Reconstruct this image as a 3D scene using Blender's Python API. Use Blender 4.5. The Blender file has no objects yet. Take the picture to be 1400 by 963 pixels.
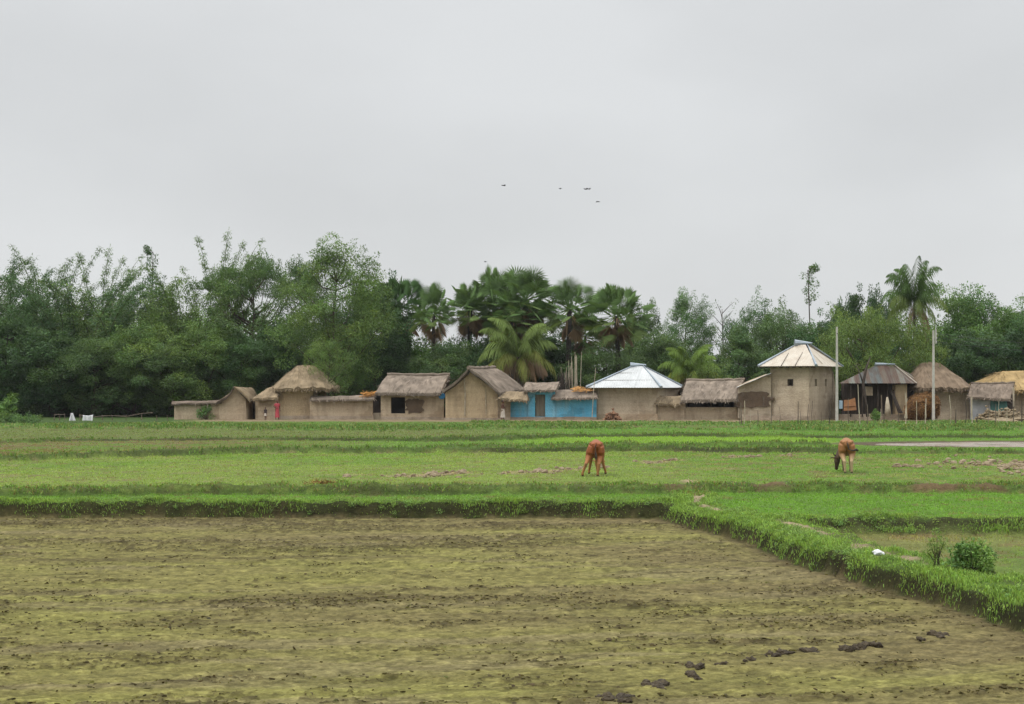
import bpy, math, random
import numpy as np
from mathutils import Vector

# ------------------------------------------------------------------ basics
F, H, YH = 2100.0, 2.9, 530.0          # focal length (photo px), eye height, horizon row
rnd = random.Random(11)
rng = np.random.default_rng(11)
scene = bpy.context.scene
COL = scene.collection
R_ = math.radians


def P(px, py, Y):
    """world point seen at photo pixel (px, py) when it stands Y metres away"""
    return np.array([(px - 700.0) * Y / F, Y, H - (py - YH) * Y / F])


def lin(c):
    c = np.asarray(c, float) / 255.0
    return np.where(c <= .04045, c / 12.92, ((c + .055) / 1.055) ** 2.4)


def T(r, g, b, k=1.5):
    """albedo that shows about as sRGB (r,g,b) under light level k"""
    return np.clip(lin((r, g, b)) / k, 0, 1)


# ------------------------------------------------------------------ numpy noise
def _hash(ix, iy, seed):
    h = (ix.astype(np.int64) * 374761393 + iy.astype(np.int64) * 668265263 + seed * 974634777) & 0xffffffff
    h = ((h ^ (h >> 13)) * 1274126177) & 0xffffffff
    h = ((h ^ (h >> 15)) * 2246822519) & 0xffffffff
    return ((h ^ (h >> 16)) & 0xffffff) / float(0xffffff)


def vn(x, y, seed=0):
    x = np.asarray(x, float); y = np.asarray(y, float)
    ix = np.floor(x); iy = np.floor(y)
    fx = x - ix; fy = y - iy
    fx = fx * fx * (3 - 2 * fx); fy = fy * fy * (3 - 2 * fy)
    a = _hash(ix, iy, seed); b = _hash(ix + 1, iy, seed)
    c = _hash(ix, iy + 1, seed); d = _hash(ix + 1, iy + 1, seed)
    return (a * (1 - fx) + b * fx) * (1 - fy) + (c * (1 - fx) + d * fx) * fy


def fbm(x, y, seed=0, o=3):
    s = 0; a = .5; t = 0
    for k in range(o):
        s = s + a * vn(x, y, seed + k * 17); t += a
        x = x * 2.03 + 13.7; y = y * 2.03 + 5.3; a *= .5
    return s / t


def sst(a, b, x):
    t = np.clip((x - a) / (b - a), 0, 1)
    return t * t * (3 - 2 * t)


def mixc(a, b, t):
    return a * (1 - t[..., None]) + b * t[..., None]


# ------------------------------------------------------------------ objects
def tag(o, label=None, cat=None, group=None, kind=None):
    if label: o['label'] = label
    if cat: o['category'] = cat
    if group: o['group'] = group
    if kind: o['kind'] = kind
    return o


def thing(name, label, cat, loc=(0, 0, 0), group=None, rz=0.0):
    o = bpy.data.objects.new(name, None)
    o.empty_display_size = .3
    COL.objects.link(o)
    o.location = [float(q) for q in loc]; o.rotation_euler = (0, 0, rz)
    return tag(o, label, cat, group, 'thing')


def mesh_np(name, V, Fc, mat=None, col=None, smooth=False):
    """V (N,3), Fc (M,k) with one face size"""
    V = np.ascontiguousarray(V, dtype=np.float32); Fc = np.ascontiguousarray(Fc, dtype=np.int32)
    me = bpy.data.meshes.new(name)
    M, k = Fc.shape
    me.vertices.add(len(V)); me.vertices.foreach_set('co', V.ravel())
    me.loops.add(M * k); me.loops.foreach_set('vertex_index', Fc.ravel())
    me.polygons.add(M)
    me.polygons.foreach_set('loop_start', np.arange(0, M * k, k, dtype=np.int32))
    me.polygons.foreach_set('loop_total', np.full(M, k, dtype=np.int32))
    if smooth:
        me.polygons.foreach_set('use_smooth', np.ones(M, dtype=bool))
    if col is not None:
        at = me.attributes.new('Col', 'FLOAT_COLOR', 'POINT')
        c4 = np.ones((len(V), 4), np.float32); c4[:, :3] = col
        at.data.foreach_set('color', c4.ravel())
    me.update(calc_edges=True)
    if mat: me.materials.append(mat)
    return me


def link(name, me, parent=None, loc=(0, 0, 0)):
    o = bpy.data.objects.new(name, me)
    COL.objects.link(o)
    if parent is not None: o.parent = parent
    o.location = [float(q) for q in loc]
    return o


class MB:
    """collects vertices and faces of one mesh (world coordinates)"""
    def __init__(self):
        self.v = []; self.f = []; self.c = []

    def add(self, verts, faces, col=(1, 1, 1)):
        b = len(self.v)
        self.v.extend([tuple(float(q) for q in p) for p in verts])
        self.f.extend([tuple(int(i) + b for i in fc) for fc in faces])
        self.c.extend([tuple(col)] * len(verts)); return b

    def box(self, c, s, rz=0.0, tilt=0.0, col=(1, 1, 1)):
        cx, cy, cz = c; sx, sy, sz = [q / 2 for q in s]
        vs = []
        ca, sa = math.cos(rz), math.sin(rz)
        for dz in (-sz, sz):
            for dx, dy in ((-sx, -sy), (sx, -sy), (sx, sy), (-sx, sy)):
                x = dx + dz * math.tan(tilt)
                vs.append((cx + x * ca - dy * sa, cy + x * sa + dy * ca, cz + dz))
        self.add(vs, [(3, 2, 1, 0), (4, 5, 6, 7), (0, 1, 5, 4), (1, 2, 6, 5), (2, 3, 7, 6), (3, 0, 4, 7)], col)

    def tube(self, pts, rad, n=8, col=(1, 1, 1), cap=True, flat=1.0):
        pts = [np.asarray(p, float) for p in pts]
        if not hasattr(rad, '__len__'): rad = [rad] * len(pts)
        vs = []; fs = []
        ref = None
        for i, p in enumerate(pts):
            a = pts[min(i + 1, len(pts) - 1)] - pts[max(i - 1, 0)]
            a = a / (np.linalg.norm(a) + 1e-9)
            if ref is None:
                ref = np.array([1., 0, 0]) if abs(a[0]) < .8 else np.array([0, 1., 0])
            u = ref - a * np.dot(ref, a); u /= np.linalg.norm(u) + 1e-9
            w = np.cross(a, u); ref = u
            r = rad[i]
            ru, rw = (r if hasattr(r, '__len__') else (r, r * flat))
            for k in range(n):
                t = 2 * math.pi * k / n
                vs.append(p + u * ru * math.cos(t) + w * rw * math.sin(t))
        m = len(pts)
        for i in range(m - 1):
            for k in range(n):
                fs.append((i * n + k, i * n + (k + 1) % n, (i + 1) * n + (k + 1) % n, (i + 1) * n + k))
        if cap:
            fs.append(tuple(range(n - 1, -1, -1))); fs.append(tuple((m - 1) * n + k for k in range(n)))
        self.add(vs, fs, col)

    def prism(self, outline, off, col=(1, 1, 1)):
        """closed outline (counter-clockwise seen from the front) pushed along off"""
        n = len(outline); off = np.asarray(off, float)
        vs = [np.asarray(p, float) for p in outline]; vs += [p + off for p in vs]
        fs = [tuple(range(n)), tuple(range(2 * n - 1, n - 1, -1))]
        for k in range(n):
            j = (k + 1) % n
            fs.append((j, k, k + n, j + n))
        self.add(vs, fs, col)

    def panel(self, a, b, z0, z1, th, holes=(), wob=.055, step=.45, col=(1, 1, 1), seed=0):
        """standing wall from plan point a to plan point b (front side to the right of a->b reversed),
        holes = (u0,u1,v0,v1) in metres along the wall and above z0"""
        a = np.asarray(a[:2], float); b = np.asarray(b[:2], float)
        Lw = np.linalg.norm(b - a); d = (b - a) / Lw; nrm = np.array([-d[1], d[0]])   # pushes to the back
        us = set(np.linspace(0, Lw, max(2, int(Lw / step) + 1)).round(4)); vs_ = set(np.linspace(0, z1 - z0, max(2, int((z1 - z0) / step) + 1)).round(4))
        for h in holes:
            us |= {round(h[0], 4), round(h[1], 4)}; vs_ |= {round(h[2], 4), round(h[3], 4)}
        us = sorted(us); vs_ = sorted(vs_)

        def inh(u, v):
            return any(h[0] < u < h[1] and h[2] < v < h[3] for h in holes)
        idx = {}
        vv = []

        def vert(i, j, k):
            key = (i, j, k)
            if key not in idx:
                u = us[i]; v = vs_[j]
                p = a + d * u + nrm * (th if k else 0)
                w = (fbm(np.array(u * .9 + seed), np.array(v * .9 + a[0]), 5) - .5) * 2 * wob
                ww = (fbm(np.array(v * 1.1 + seed * 3.), np.array(u * .8), 8) - .5) * 2 * wob
                top = (fbm(np.array(u * 1.3 + seed * 7), np.array(.5), 3) - .5) * 2 * wob if j == len(vs_) - 1 else 0
                q = p - nrm * w + d * ww * (.6 if i in (0, len(us) - 1) else 0)
                idx[key] = len(vv); vv.append((q[0], q[1], z0 + v + top))
            return idx[key]
        fs = []
        ni, nj = len(us) - 1, len(vs_) - 1
        solid = [[not inh((us[i] + us[i + 1]) / 2, (vs_[j] + vs_[j + 1]) / 2) for j in range(nj)] for i in range(ni)]
        for i in range(ni):
            for j in range(nj):
                if not solid[i][j]: continue
                fs.append((vert(i, j, 0), vert(i + 1, j, 0), vert(i + 1, j + 1, 0), vert(i, j + 1, 0)))
                fs.append((vert(i, j + 1, 1), vert(i + 1, j + 1, 1), vert(i + 1, j, 1), vert(i, j, 1)))
                if i == 0 or not solid[i - 1][j]: fs.append((vert(i, j, 1), vert(i, j, 0), vert(i, j + 1, 0), vert(i, j + 1, 1)))
                if i == ni - 1 or not solid[i + 1][j]: fs.append((vert(i + 1, j, 0), vert(i + 1, j, 1), vert(i + 1, j + 1, 1), vert(i + 1, j + 1, 0)))
                if j == 0 or not solid[i][j - 1]: fs.append((vert(i, j, 1), vert(i + 1, j, 1), vert(i + 1, j, 0), vert(i, j, 0)))
                if j == nj - 1 or not solid[i][j + 1]: fs.append((vert(i, j + 1, 0), vert(i + 1, j + 1, 0), vert(i + 1, j + 1, 1), vert(i, j + 1, 1)))
        self.add(vv, fs, col)

    def mesh(self, name, mat, origin=(0, 0, 0), smooth=False, color=True):
        me = bpy.data.meshes.new(name)
        o = np.asarray(origin, float)
        V = np.array(self.v, float) - o
        me.from_pydata(V.tolist(), [], self.f)
        if color:
            at = me.attributes.new('Col', 'FLOAT_COLOR', 'POINT')
            c4 = np.ones((len(V), 4), np.float32); c4[:, :3] = np.array(self.c)
            at.data.foreach_set('color', c4.ravel())
        if smooth:
            me.polygons.foreach_set('use_smooth', np.ones(len(me.polygons), dtype=bool))
        me.update()
        if mat: me.materials.append(mat)
        return me

    def build(self, name, mat, root=None, smooth=False, loc=None):
        """link as one object; with a root the coordinates become local to it"""
        if root is not None:
            top = root
            off = np.zeros(3)
            while top is not None:
                off = off + np.array(top.location); top = top.parent
            return link(name, self.mesh(name, mat, off, smooth), root)
        org = loc if loc is not None else (0, 0, 0)
        return link(name, self.mesh(name, mat, org, smooth), None, org)


# ------------------------------------------------------------------ materials
def new_mat(name):
    m = bpy.data.materials.new(name); m.use_nodes = True
    nt = m.node_tree
    for n in list(nt.nodes): nt.nodes.remove(n)
    out = nt.nodes.new('ShaderNodeOutputMaterial')
    bs = nt.nodes.new('ShaderNodeBsdfPrincipled')
    nt.links.new(bs.outputs[0], out.inputs[0])
    return m, nt, bs, out


def nd(nt, t, **kw):
    n = nt.nodes.new(t)
    for k, v in kw.items():
        if k in n.inputs: n.inputs[k].default_value = v
        else: setattr(n, k, v)
    return n


def mixnode(nt, a, b, fac, mode='MIX'):
    n = nt.nodes.new('ShaderNodeMix'); n.data_type = 'RGBA'; n.blend_type = mode
    for s, val in ((0, fac), (6, a), (7, b)):
        if hasattr(val, 'is_linked') or isinstance(val, bpy.types.NodeSocket): nt.links.new(val, n.inputs[s])
        elif s == 0: n.inputs[0].default_value = val
        else: n.inputs[s].default_value = (*[float(q) for q in val], 1)
    return n.outputs[2]


def noise_fac(nt, scale, lo, hi, detail=4, coord=None, stretch=None, rough=.55):
    tc = nd(nt, 'ShaderNodeTexCoord')
    src = tc.outputs['Object']
    if stretch:
        mp = nd(nt, 'ShaderNodeMapping'); mp.inputs['Scale'].default_value = stretch
        nt.links.new(src, mp.inputs[0]); src = mp.outputs[0]
    nz = nd(nt, 'ShaderNodeTexNoise', Scale=scale, Detail=detail, Roughness=rough)
    nt.links.new(src, nz.inputs['Vector'])
    mr = nd(nt, 'ShaderNodeMapRange'); mr.inputs[1].default_value = lo; mr.inputs[2].default_value = hi
    nt.links.new(nz.outputs[0], mr.inputs[0])
    return mr.outputs[0]


def bump(nt, bs, h, strength=.4, dist=.03):
    b = nd(nt, 'ShaderNodeBump', Strength=strength, Distance=dist)
    nt.links.new(h, b.inputs['Height']); nt.links.new(b.outputs[0], bs.inputs['Normal'])


def mat_plain(name, a, b=None, rough=.8, scale=3, lo=.35, hi=.65, metal=0, bmp=0, spec=.3, stretch=None, use_col=False):
    m, nt, bs, out = new_mat(name)
    if b is None: b = np.asarray(a) * .75
    f = noise_fac(nt, scale, lo, hi, stretch=stretch)
    c = mixnode(nt, a, b, f)
    f2 = noise_fac(nt, scale * 6, .3, .7, stretch=stretch)
    c = mixnode(nt, c, mixnode(nt, c, (.6, .6, .6), 1.0, 'MULTIPLY'), mult(nt, f2, .35))
    if use_col:
        at = nd(nt, 'ShaderNodeAttribute'); at.attribute_name = 'Col'
        c = mixnode(nt, c, at.outputs['Color'], 1.0, 'MULTIPLY')
    nt.links.new(c, bs.inputs['Base Color'])
    bs.inputs['Roughness'].default_value = rough; bs.inputs['Metallic'].default_value = metal
    bs.inputs['Specular IOR Level'].default_value = spec
    if bmp: bump(nt, bs, f2, bmp, .03)
    return m


def mult(nt, s, k):
    n = nd(nt, 'ShaderNodeMath', operation='MULTIPLY'); nt.links.new(s, n.inputs[0]); n.inputs[1].default_value = k
    return n.outputs[0]


def mat_attr(name, rough=.85, transl=0.0, spec=.2, nscale=0, namp=.3, tint=True, bmp=0, nsc2=0):
    """colour from the Col attribute (times the object's own colour), for leaves, grass and straw"""
    m, nt, bs, out = new_mat(name)
    at = nd(nt, 'ShaderNodeAttribute'); at.attribute_name = 'Col'
    c = at.outputs['Color']
    if tint:
        oi = nd(nt, 'ShaderNodeObjectInfo')
        c = mixnode(nt, c, oi.outputs['Color'], 1.0, 'MULTIPLY')
    if nscale:
        f = noise_fac(nt, nscale, .3, .7, detail=6)
        c = mixnode(nt, c, mixnode(nt, c, (1 - namp,) * 3, 1.0, 'MULTIPLY'), f)
        if nsc2:
            f2 = noise_fac(nt, nsc2, .36, .64, detail=5, stretch=(.7, 1.4, 1), rough=.65)
            c = mixnode(nt, c, mixnode(nt, c, (.5, .48, .44), 1.0, 'MULTIPLY'), mult(nt, f2, .8))
            c = mixnode(nt, c, (1.16, 1.16, 1.16), 1.0, 'MULTIPLY')
            if bmp: bump(nt, bs, f2, bmp, .02)
        elif bmp: bump(nt, bs, f, bmp, .02)
    nt.links.new(c, bs.inputs['Base Color'])
    bs.inputs['Roughness'].default_value = rough
    bs.inputs['Specular IOR Level'].default_value = spec
    if transl:
        tr = nd(nt, 'ShaderNodeBsdfTranslucent')
        nt.links.new(mixnode(nt, c, (1.15, 1.1, .6), 1.0, 'MULTIPLY'), tr.inputs[0])
        ms = nd(nt, 'ShaderNodeMixShader'); ms.inputs[0].default_value = transl
        nt.links.new(bs.outputs[0], ms.inputs[1]); nt.links.new(tr.outputs[0], ms.inputs[2])
        nt.links.new(ms.outputs[0], out.inputs[0])
    return m


M_GROUND = mat_attr('ground_soil', rough=.95, spec=.1, nscale=7, namp=.35, tint=False, bmp=.6, nsc2=22)
M_GRASS = mat_attr('grass_blades', rough=.7, transl=.3, spec=.2, tint=False)
M_PALMLEAF = mat_attr('palm_leaves', rough=.9, transl=.2, spec=.05)
M_LEAF = mat_attr('tree_leaves', rough=.6, transl=.3, spec=.25)
M_BARK = mat_plain('tree_bark', T(92, 80, 66, 1.2), T(60, 52, 44, 1.2), .9, 2, bmp=.5)
M_PALMBARK = mat_plain('palm_bark', T(78, 72, 66, 1.2), T(50, 45, 42, 1.2), .95, 3, bmp=.5, stretch=(1, 1, 4))
M_THATCH = mat_attr('thatch_straw', rough=.95, spec=.05, nscale=1.6, namp=.45, tint=True, nsc2=0)


def mat_mud(name, a, b, stain, k2=.5):
    """mud plaster: broad uneven tone, faint horizontal lifts, damp foot, streaks"""
    m, nt, bs, out = new_mat(name)
    f = noise_fac(nt, .55, .35, .65, detail=6)
    c = mixnode(nt, a, b, f)
    fp = noise_fac(nt, .8, .56, .60, detail=2)                                # replastered patches
    c = mixnode(nt, c, mixnode(nt, c, (.78, .76, .74), 1.0, 'MULTIPLY'), fp)
    f2 = noise_fac(nt, 1.2, .46, .66, detail=5, stretch=(1.6, 1.6, .35))      # run-off streaks
    c = mixnode(nt, c, stain, mult(nt, f2, k2))
    f3 = noise_fac(nt, 1.0, .42, .6, detail=3, stretch=(.15, .15, 3.2))      # courses
    c = mixnode(nt, c, mixnode(nt, c, (.8, .8, .8), 1.0, 'MULTIPLY'), mult(nt, f3, .6))
    f4 = noise_fac(nt, 9, .35, .65, detail=4)
    c = mixnode(nt, c, mixnode(nt, c, (.72, .72, .72), 1.0, 'MULTIPLY'), mult(nt, f4, .5))
    nt.links.new(c, bs.inputs['Base Color'])
    bs.inputs['Roughness'].default_value = .95; bs.inputs['Specular IOR Level'].default_value = .1
    bump(nt, bs, f4, .5, .04)
    return m


KW = .95       # light level of standing walls
M_MUD = mat_mud('mud_plaster', T(182, 165, 141, KW), T(168, 149, 125, KW), T(136, 119, 100, KW), .5)
M_MUD2 = mat_mud('grey_mud_plaster', T(182, 167, 146, KW), T(168, 153, 132, KW), T(138, 123, 105, KW), .42)
M_MUD3 = mat_mud('yellow_mud_plaster', T(184, 164, 134, KW), T(168, 148, 119, KW), T(138, 120, 97, KW), .5)
M_BLUE = mat_mud('blue_limewash', T(112, 184, 212, KW), T(94, 168, 200, KW), T(146, 178, 188, KW), .5)
M_PLINTH = mat_mud('plinth_mud', T(184, 168, 150, 1.15), T(168, 152, 132, 1.15), T(142, 126, 108, 1.15))
M_PATCH = mat_plain('bare_mud_patch', T(98, 82, 66, KW), T(80, 66, 54, KW), .95, 1.5, bmp=.5)
M_BLACKISH = mat_plain('blackish_wall', T(52, 46, 42, KW), T(38, 34, 32, KW), .95, 1.5)  # near-black tone of the inner walls seen through openings
M_DOOR = mat_plain('door_boards', T(140, 130, 112, KW), T(118, 106, 90, KW), .7, 2, stretch=(6, 6, .5))
M_WOOD = mat_plain('weathered_stick', T(112, 100, 86, KW), T(82, 72, 62, KW), .9, 4, bmp=.3)
M_WOODDARK = mat_plain('dark_stick', T(72, 62, 54, KW), T(50, 44, 40, KW), .9, 4)
M_BAMBOO = mat_plain('pale_pole', T(176, 166, 146, KW), T(146, 134, 114, KW), .7, 3)
M_CONCRETE = mat_plain('pole_concrete', T(186, 182, 174, KW), T(160, 156, 148, KW), .8, 1.5, bmp=.2)
M_ZINC = mat_plain('zinc_sheet', T(214, 216, 216, 1.35), T(196, 198, 198, 1.35), .45, 1.2, metal=.15, spec=.4)
M_ZINCWARM = mat_plain('pale_sheet', T(212, 202, 186, 1.35), T(196, 182, 164, 1.35), .5, 1.2, metal=.1, spec=.4)
M_CAP = mat_plain('zinc_ridge', T(170, 182, 192, 1.35), T(150, 160, 168, 1.35), .4, 1.2, metal=.3, spec=.5)
M_SEAM = mat_plain('sheet_seam', T(128, 116, 104, 1.35), T(110, 100, 90, 1.35), .6, 1.2)
M_RUST = mat_plain('rusty_sheet', T(112, 90, 78, 1.3), T(122, 118, 112, 1.3), .6, 1.1, lo=.4, hi=.6, metal=.1, stretch=(2.2, .6, .6), use_col=True)
M_WIRE = mat_plain('wire', (.03, .03, .03), rough=.5)
M_WHITECLOTH = mat_plain('white_cloth', (.7, .7, .7), (.6, .6, .62), .9, 3)
M_PLASTIC = mat_plain('white_plastic', (.75, .76, .78), (.6, .61, .63), .35, 6)
M_MUDCLOD = mat_plain('wet_clod', T(92, 80, 60, 1.35), T(62, 53, 40, 1.35), .8, 9, bmp=.6)
M_DRYCLOD = mat_plain('dry_clod', T(172, 156, 128, 1.4), T(130, 112, 86, 1.4), .95, 4, bmp=.5)
M_BIRD = mat_plain('bird_feathers', (.03, .03, .035), rough=.7)
M_SKIN = mat_plain('skin', T(92, 62, 48, KW), T(80, 54, 42, KW), .6, 5)
M_HAIR = mat_plain('hair', (.012, .01, .01), rough=.6)
M_RED = mat_plain('red_cloth', T(172, 74, 80, .95), T(128, 46, 54, .95), .9, 9)
M_LIGHTCLOTH = mat_plain('pale_cloth', T(186, 176, 164, KW), T(160, 150, 138, KW), .9, 4)
M_DARKCLOTH = mat_plain('dark_cloth', T(60, 50, 50, KW), T(44, 38, 38, KW), .9, 4)
M_HORN = mat_plain('horn', (.08, .07, .06), rough=.5)
M_SIGN = mat_plain('blue_paint', T(50, 120, 176, KW), T(70, 140, 190, KW), .6, 4)
M_RUBBLE = mat_plain('brick_rubble', T(150, 112, 84, 1.2), T(120, 92, 72, 1.2), .95, 4, bmp=.5)
M_BOARD = mat_plain('rust_board', T(140, 98, 62, KW), T(112, 76, 50, KW), .8, 2.5)
M_TEAL = mat_plain('teal_sheet', T(84, 132, 128, KW), T(70, 108, 106, KW), .6, 2)
M_PALEBLUE = mat_plain('pale_blue_plastic', T(150, 172, 186, KW), T(130, 150, 164, KW), .5, 2)
M_GREYSHEET = mat_plain('grey_sheet', T(176, 178, 180, KW), T(150, 152, 156, KW), .6, 2)
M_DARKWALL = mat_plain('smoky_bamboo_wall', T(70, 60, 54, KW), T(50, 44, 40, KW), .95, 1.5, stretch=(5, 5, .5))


def leaf_quads(P0, A, B, L, W):
    """rhombic leaves: base P0, along unit A, across unit B"""
    n = len(P0)
    L = L[:, None]; W = W[:, None] * .5
    nn = np.cross(A, B)
    V = np.stack([P0, P0 + A * L * .5 + B * W + nn * W * .3, P0 + A * L, P0 + A * L * .5 - B * W + nn * W * .3], 1).reshape(-1, 3)
    return V, np.arange(n * 4).reshape(n, 4)


def unit(v):
    return v / (np.linalg.norm(v, axis=-1, keepdims=True) + 1e-9)


def rdir(g, n):
    return unit(g.normal(size=(n, 3)))


def clump_leaves(g, centers, radii, nper, L, W, flat=.7, droop=.2):
    """leaf sprays filling rounded clumps, denser towards each clump's shell"""
    k = np.repeat(np.arange(len(centers)), nper)
    n = len(k)
    d = rdir(g, n); rr = radii[k] * g.uniform(.25, 1, n) ** .6
    p = centers[k] + d * rr[:, None] * np.array([1, 1, flat])
    A = unit(d * .8 + rdir(g, n) * .9 + np.array([0, 0, -droop]))
    B = unit(np.cross(A, rdir(g, n) * .7 + np.array([0, 0, 1.0])))
    V, Fq = leaf_quads(p, A, B, L * g.uniform(.6, 1.3, n), W * g.uniform(.6, 1.3, n))
    # young leaves lighter, each spray slightly its own green
    tone = (g.uniform(.72, 1.3, len(centers))[k] * g.uniform(.7, 1.35, n))
    yl = np.clip(g.normal(0, .35, len(centers))[k] + g.normal(0, .25, n), -1, 1)
    C = np.stack([tone * (1 + .22 * yl), tone * (1 + .06 * yl), tone * (1 - .12 * yl)], -1)
    return V, Fq, np.repeat(C, 4, 0)


# ------------------------------------------------------------------ the land
def line(pts, z):
    a = np.array(pts, float)
    Y = (H - z) * F / (a[:, 1] - YH); X = (a[:, 0] - 700) * Y / F
    o = np.argsort(X); return X[o], Y[o]


MUDX = [8.8, 7.75, 6.75, 6.44, 5.88, 5.28, 5.15, 4.69, 3.75]
MUDY = [8, 15, 20.2, 22.5, 24.7, 27.4, 30.4, 32.8, 36.9]
B3 = line([(-900, 682), (-300, 674), (0, 668), (300, 665), (600, 664), (900, 663), (1000, 662), (1400, 663), (1700, 665), (2300, 668)], .24)
B4 = line([(-900, 640), (-200, 632), (0, 628), (120, 623), (260, 619), (350, 616), (700, 615), (900, 613), (1050, 614), (1400, 616), (2300, 618)], .27)
B5 = line([(-900, 609), (-200, 606), (0, 604), (100, 602), (350, 600), (600, 600), (700, 598), (760, 596), (960, 595), (1100, 597), (1400, 597), (2300, 598)], .32)
B6 = line([(560, 613), (700, 611), (900, 609), (1190, 607), (1400, 612), (2300, 613)], .29)


def bund(d, top, hw, slope):
    return top - slope * np.maximum(0, np.abs(d) - hw)


def land(X, Y):
    """height and ingredients of the land at plan points"""
    X = np.asarray(X, float); Y = np.asarray(Y, float)
    wob = (fbm(X * .45, Y * .45, 21, 3) - .5)
    fine = (fbm(X * 2.2, Y * 2.2, 22, 3) - .5)
    xm = np.interp(Y, MUDY, MUDX) + wob * .35 + fine * .22
    xd = np.where(Y < 37, np.interp(Y, MUDY, MUDX) + .72, np.interp(Y, [37, 38.2, 41.8, 44.5], [4.3, 4.45, 4.95, 5.15]))
    y1 = 38.0 + wob * .3 + fine * .2                         # bank closing the mud field
    y3 = np.interp(X, *B3) + wob * .6; y4 = np.interp(X, *B4) + wob * 1.2 + (fbm(X * .13, Y * 0 + 3, 47, 3) - .5) * 3
    y5 = np.interp(X, *B5) + wob * 1.5 + (fbm(X * .1, Y * 0 + 5, 48, 3) - .5) * 4; y6 = np.interp(X, *B6) + wob * 1.0
    y8 = 33.2 + wob * .5 + fine * .15 + .04 * (X - 8)
    und = (fbm(X * .12, Y * .12, 3, 2) - .5)
    # levels of the plots
    mud = (Y < y1 - .35) & (X < xm)
    low = (Y < y8) & (X >= xd) & ~mud
    lvl = np.full(X.shape, .0)
    lvl = np.where(Y > y3, .13, lvl); lvl = np.where(Y > y4, .22, lvl); lvl = np.where(Y > y5, .27, lvl)
    lvl = lvl + sst(90, 97, Y) * .06
    mt = sst(0, .28, np.minimum(np.maximum(y1 - .35 - Y, 0) , np.maximum(xm - X, 0)))
    lvl = np.where(low, -.27 + .25 * 0, lvl)
    lvl = lvl + und * .06
    z = lvl.copy()
    bk = np.zeros(X.shape)                                    # how much bank
    bn = .8 + .4 * fbm(X * .8, Y * .8, 31, 3)

    def put(zb, ok=True):
        nonlocal z, bk
        zb = np.where(ok, zb, -9)
        on = zb > z
        bk = np.where(on, np.maximum(bk, np.clip((zb - z) / .1, 0, 1)), bk)
        z = np.where(on, zb, z)
    put(bund((Y - y1) * 1.0, .08 * bn, .28, .9), X < xd + .4)
    put(bund((X - xd) * 1.0, .06 * bn, .42 + .25 * fbm(X * .6, Y * .6, 33, 2), .8), Y < 44.5)
    put(bund(Y - y8 - .2, .08 * bn, .22, .8), X > xd)
    put(bund(Y - y3 - .4, .12 + .12 * bn, .3, 1.0), True)
    put(bund(Y - y4 - .3, .22 + np.where(X > 14 + wob * 2, .03, .16 * bn * (.4 + .9 * fbm(X * .12, Y * 0 + 1, 45, 3))), .3, .9), True)
    put(bund(Y - y5 - .3, .27 + .2 * bn * fbm(X * .12, Y * 0 + 2, 46, 3), .3, .8), True)
    put(bund(Y - y6 - .3, .22 + .15 * bn, .35, .8), (X > -4) & (X < 14.5 + wob * 2))
    y7 = 97 + wob * 5 + (np.sin(X * .21) * 1.5)
    put(bund(Y - y7, .46 * (.75 + .5 * fbm(X * .25, Y * .1, 41, 3)), 1.5, .1), True)
    y7b = 109 + wob * 4
    put(bund(Y - y7b, .42 * (.8 + .4 * fbm(X * .3, Y * .1, 43, 3)), .8, .12), X > -3 + wob * 6)
    # village platform
    vt = sst(111, 116, Y + wob * 3)
    z = z * (1 - vt) + (.4 + und * .04) * vt
    # mud plot cut below everything, with a ragged foot
    edge = np.minimum(y1 - .35 - Y, xm - X)
    inside = sst(-.06, .13 + .1 * fine, edge)
    z = np.where(edge > -.06, z * (1 - inside) + (-.3) * inside, z)
    # pond by the right edge
    px_ = X / Y
    pond = sst(0, .25, (Y - (y6 - 1.0) + 0 * X)) * 0
    return dict(z=z, mud=edge, bk=np.where(edge > .25, 0, bk), low=low, xd=xd, xm=xm, y1=y1, y3=y3, y4=y4, y5=y5, y6=y6, y7=y7, y8=y8, wob=wob, fine=fine, vt=vt, y7b=y7b, und=und)


def zat(x, y):
    return float(land(np.array([x]), np.array([y]))['z'][0])


def pond_mask(X, Y):
    cx, cy = 28.5, 73.0
    return 1 - (np.abs((X - cx) / 12.0) ** 2.4 + np.abs((Y - cy - .02 * (X - cx)) / 4.3) ** 2) + (fbm(X * .5, Y * .8, 51, 3) - .5) * .6


# rows: fine near, coarse far; columns fan out gently
rows = [10.0]
while rows[-1] < 128:
    y = rows[-1]
    rows.append(y + min(y * y / 6500.0, .11 if y < 48 else .2))
dense_rows = len(rows)
while rows[-1] < 3500:
    rows.append(rows[-1] * 1.12)
rows = np.array(rows)
NU = 1100
us = np.linspace(-.45, .45, NU)
GX = us[None, :] * (rows[:, None] + 9.0)
GX = np.where(rows[:, None] > 128, us[None, :] * (137 + (rows[:, None] - 128) * 5), GX)
GY = np.repeat(rows[:, None], NU, 1)
A = land(GX, GY)
Z = A['z'].copy()
near = GY < 130

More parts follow.
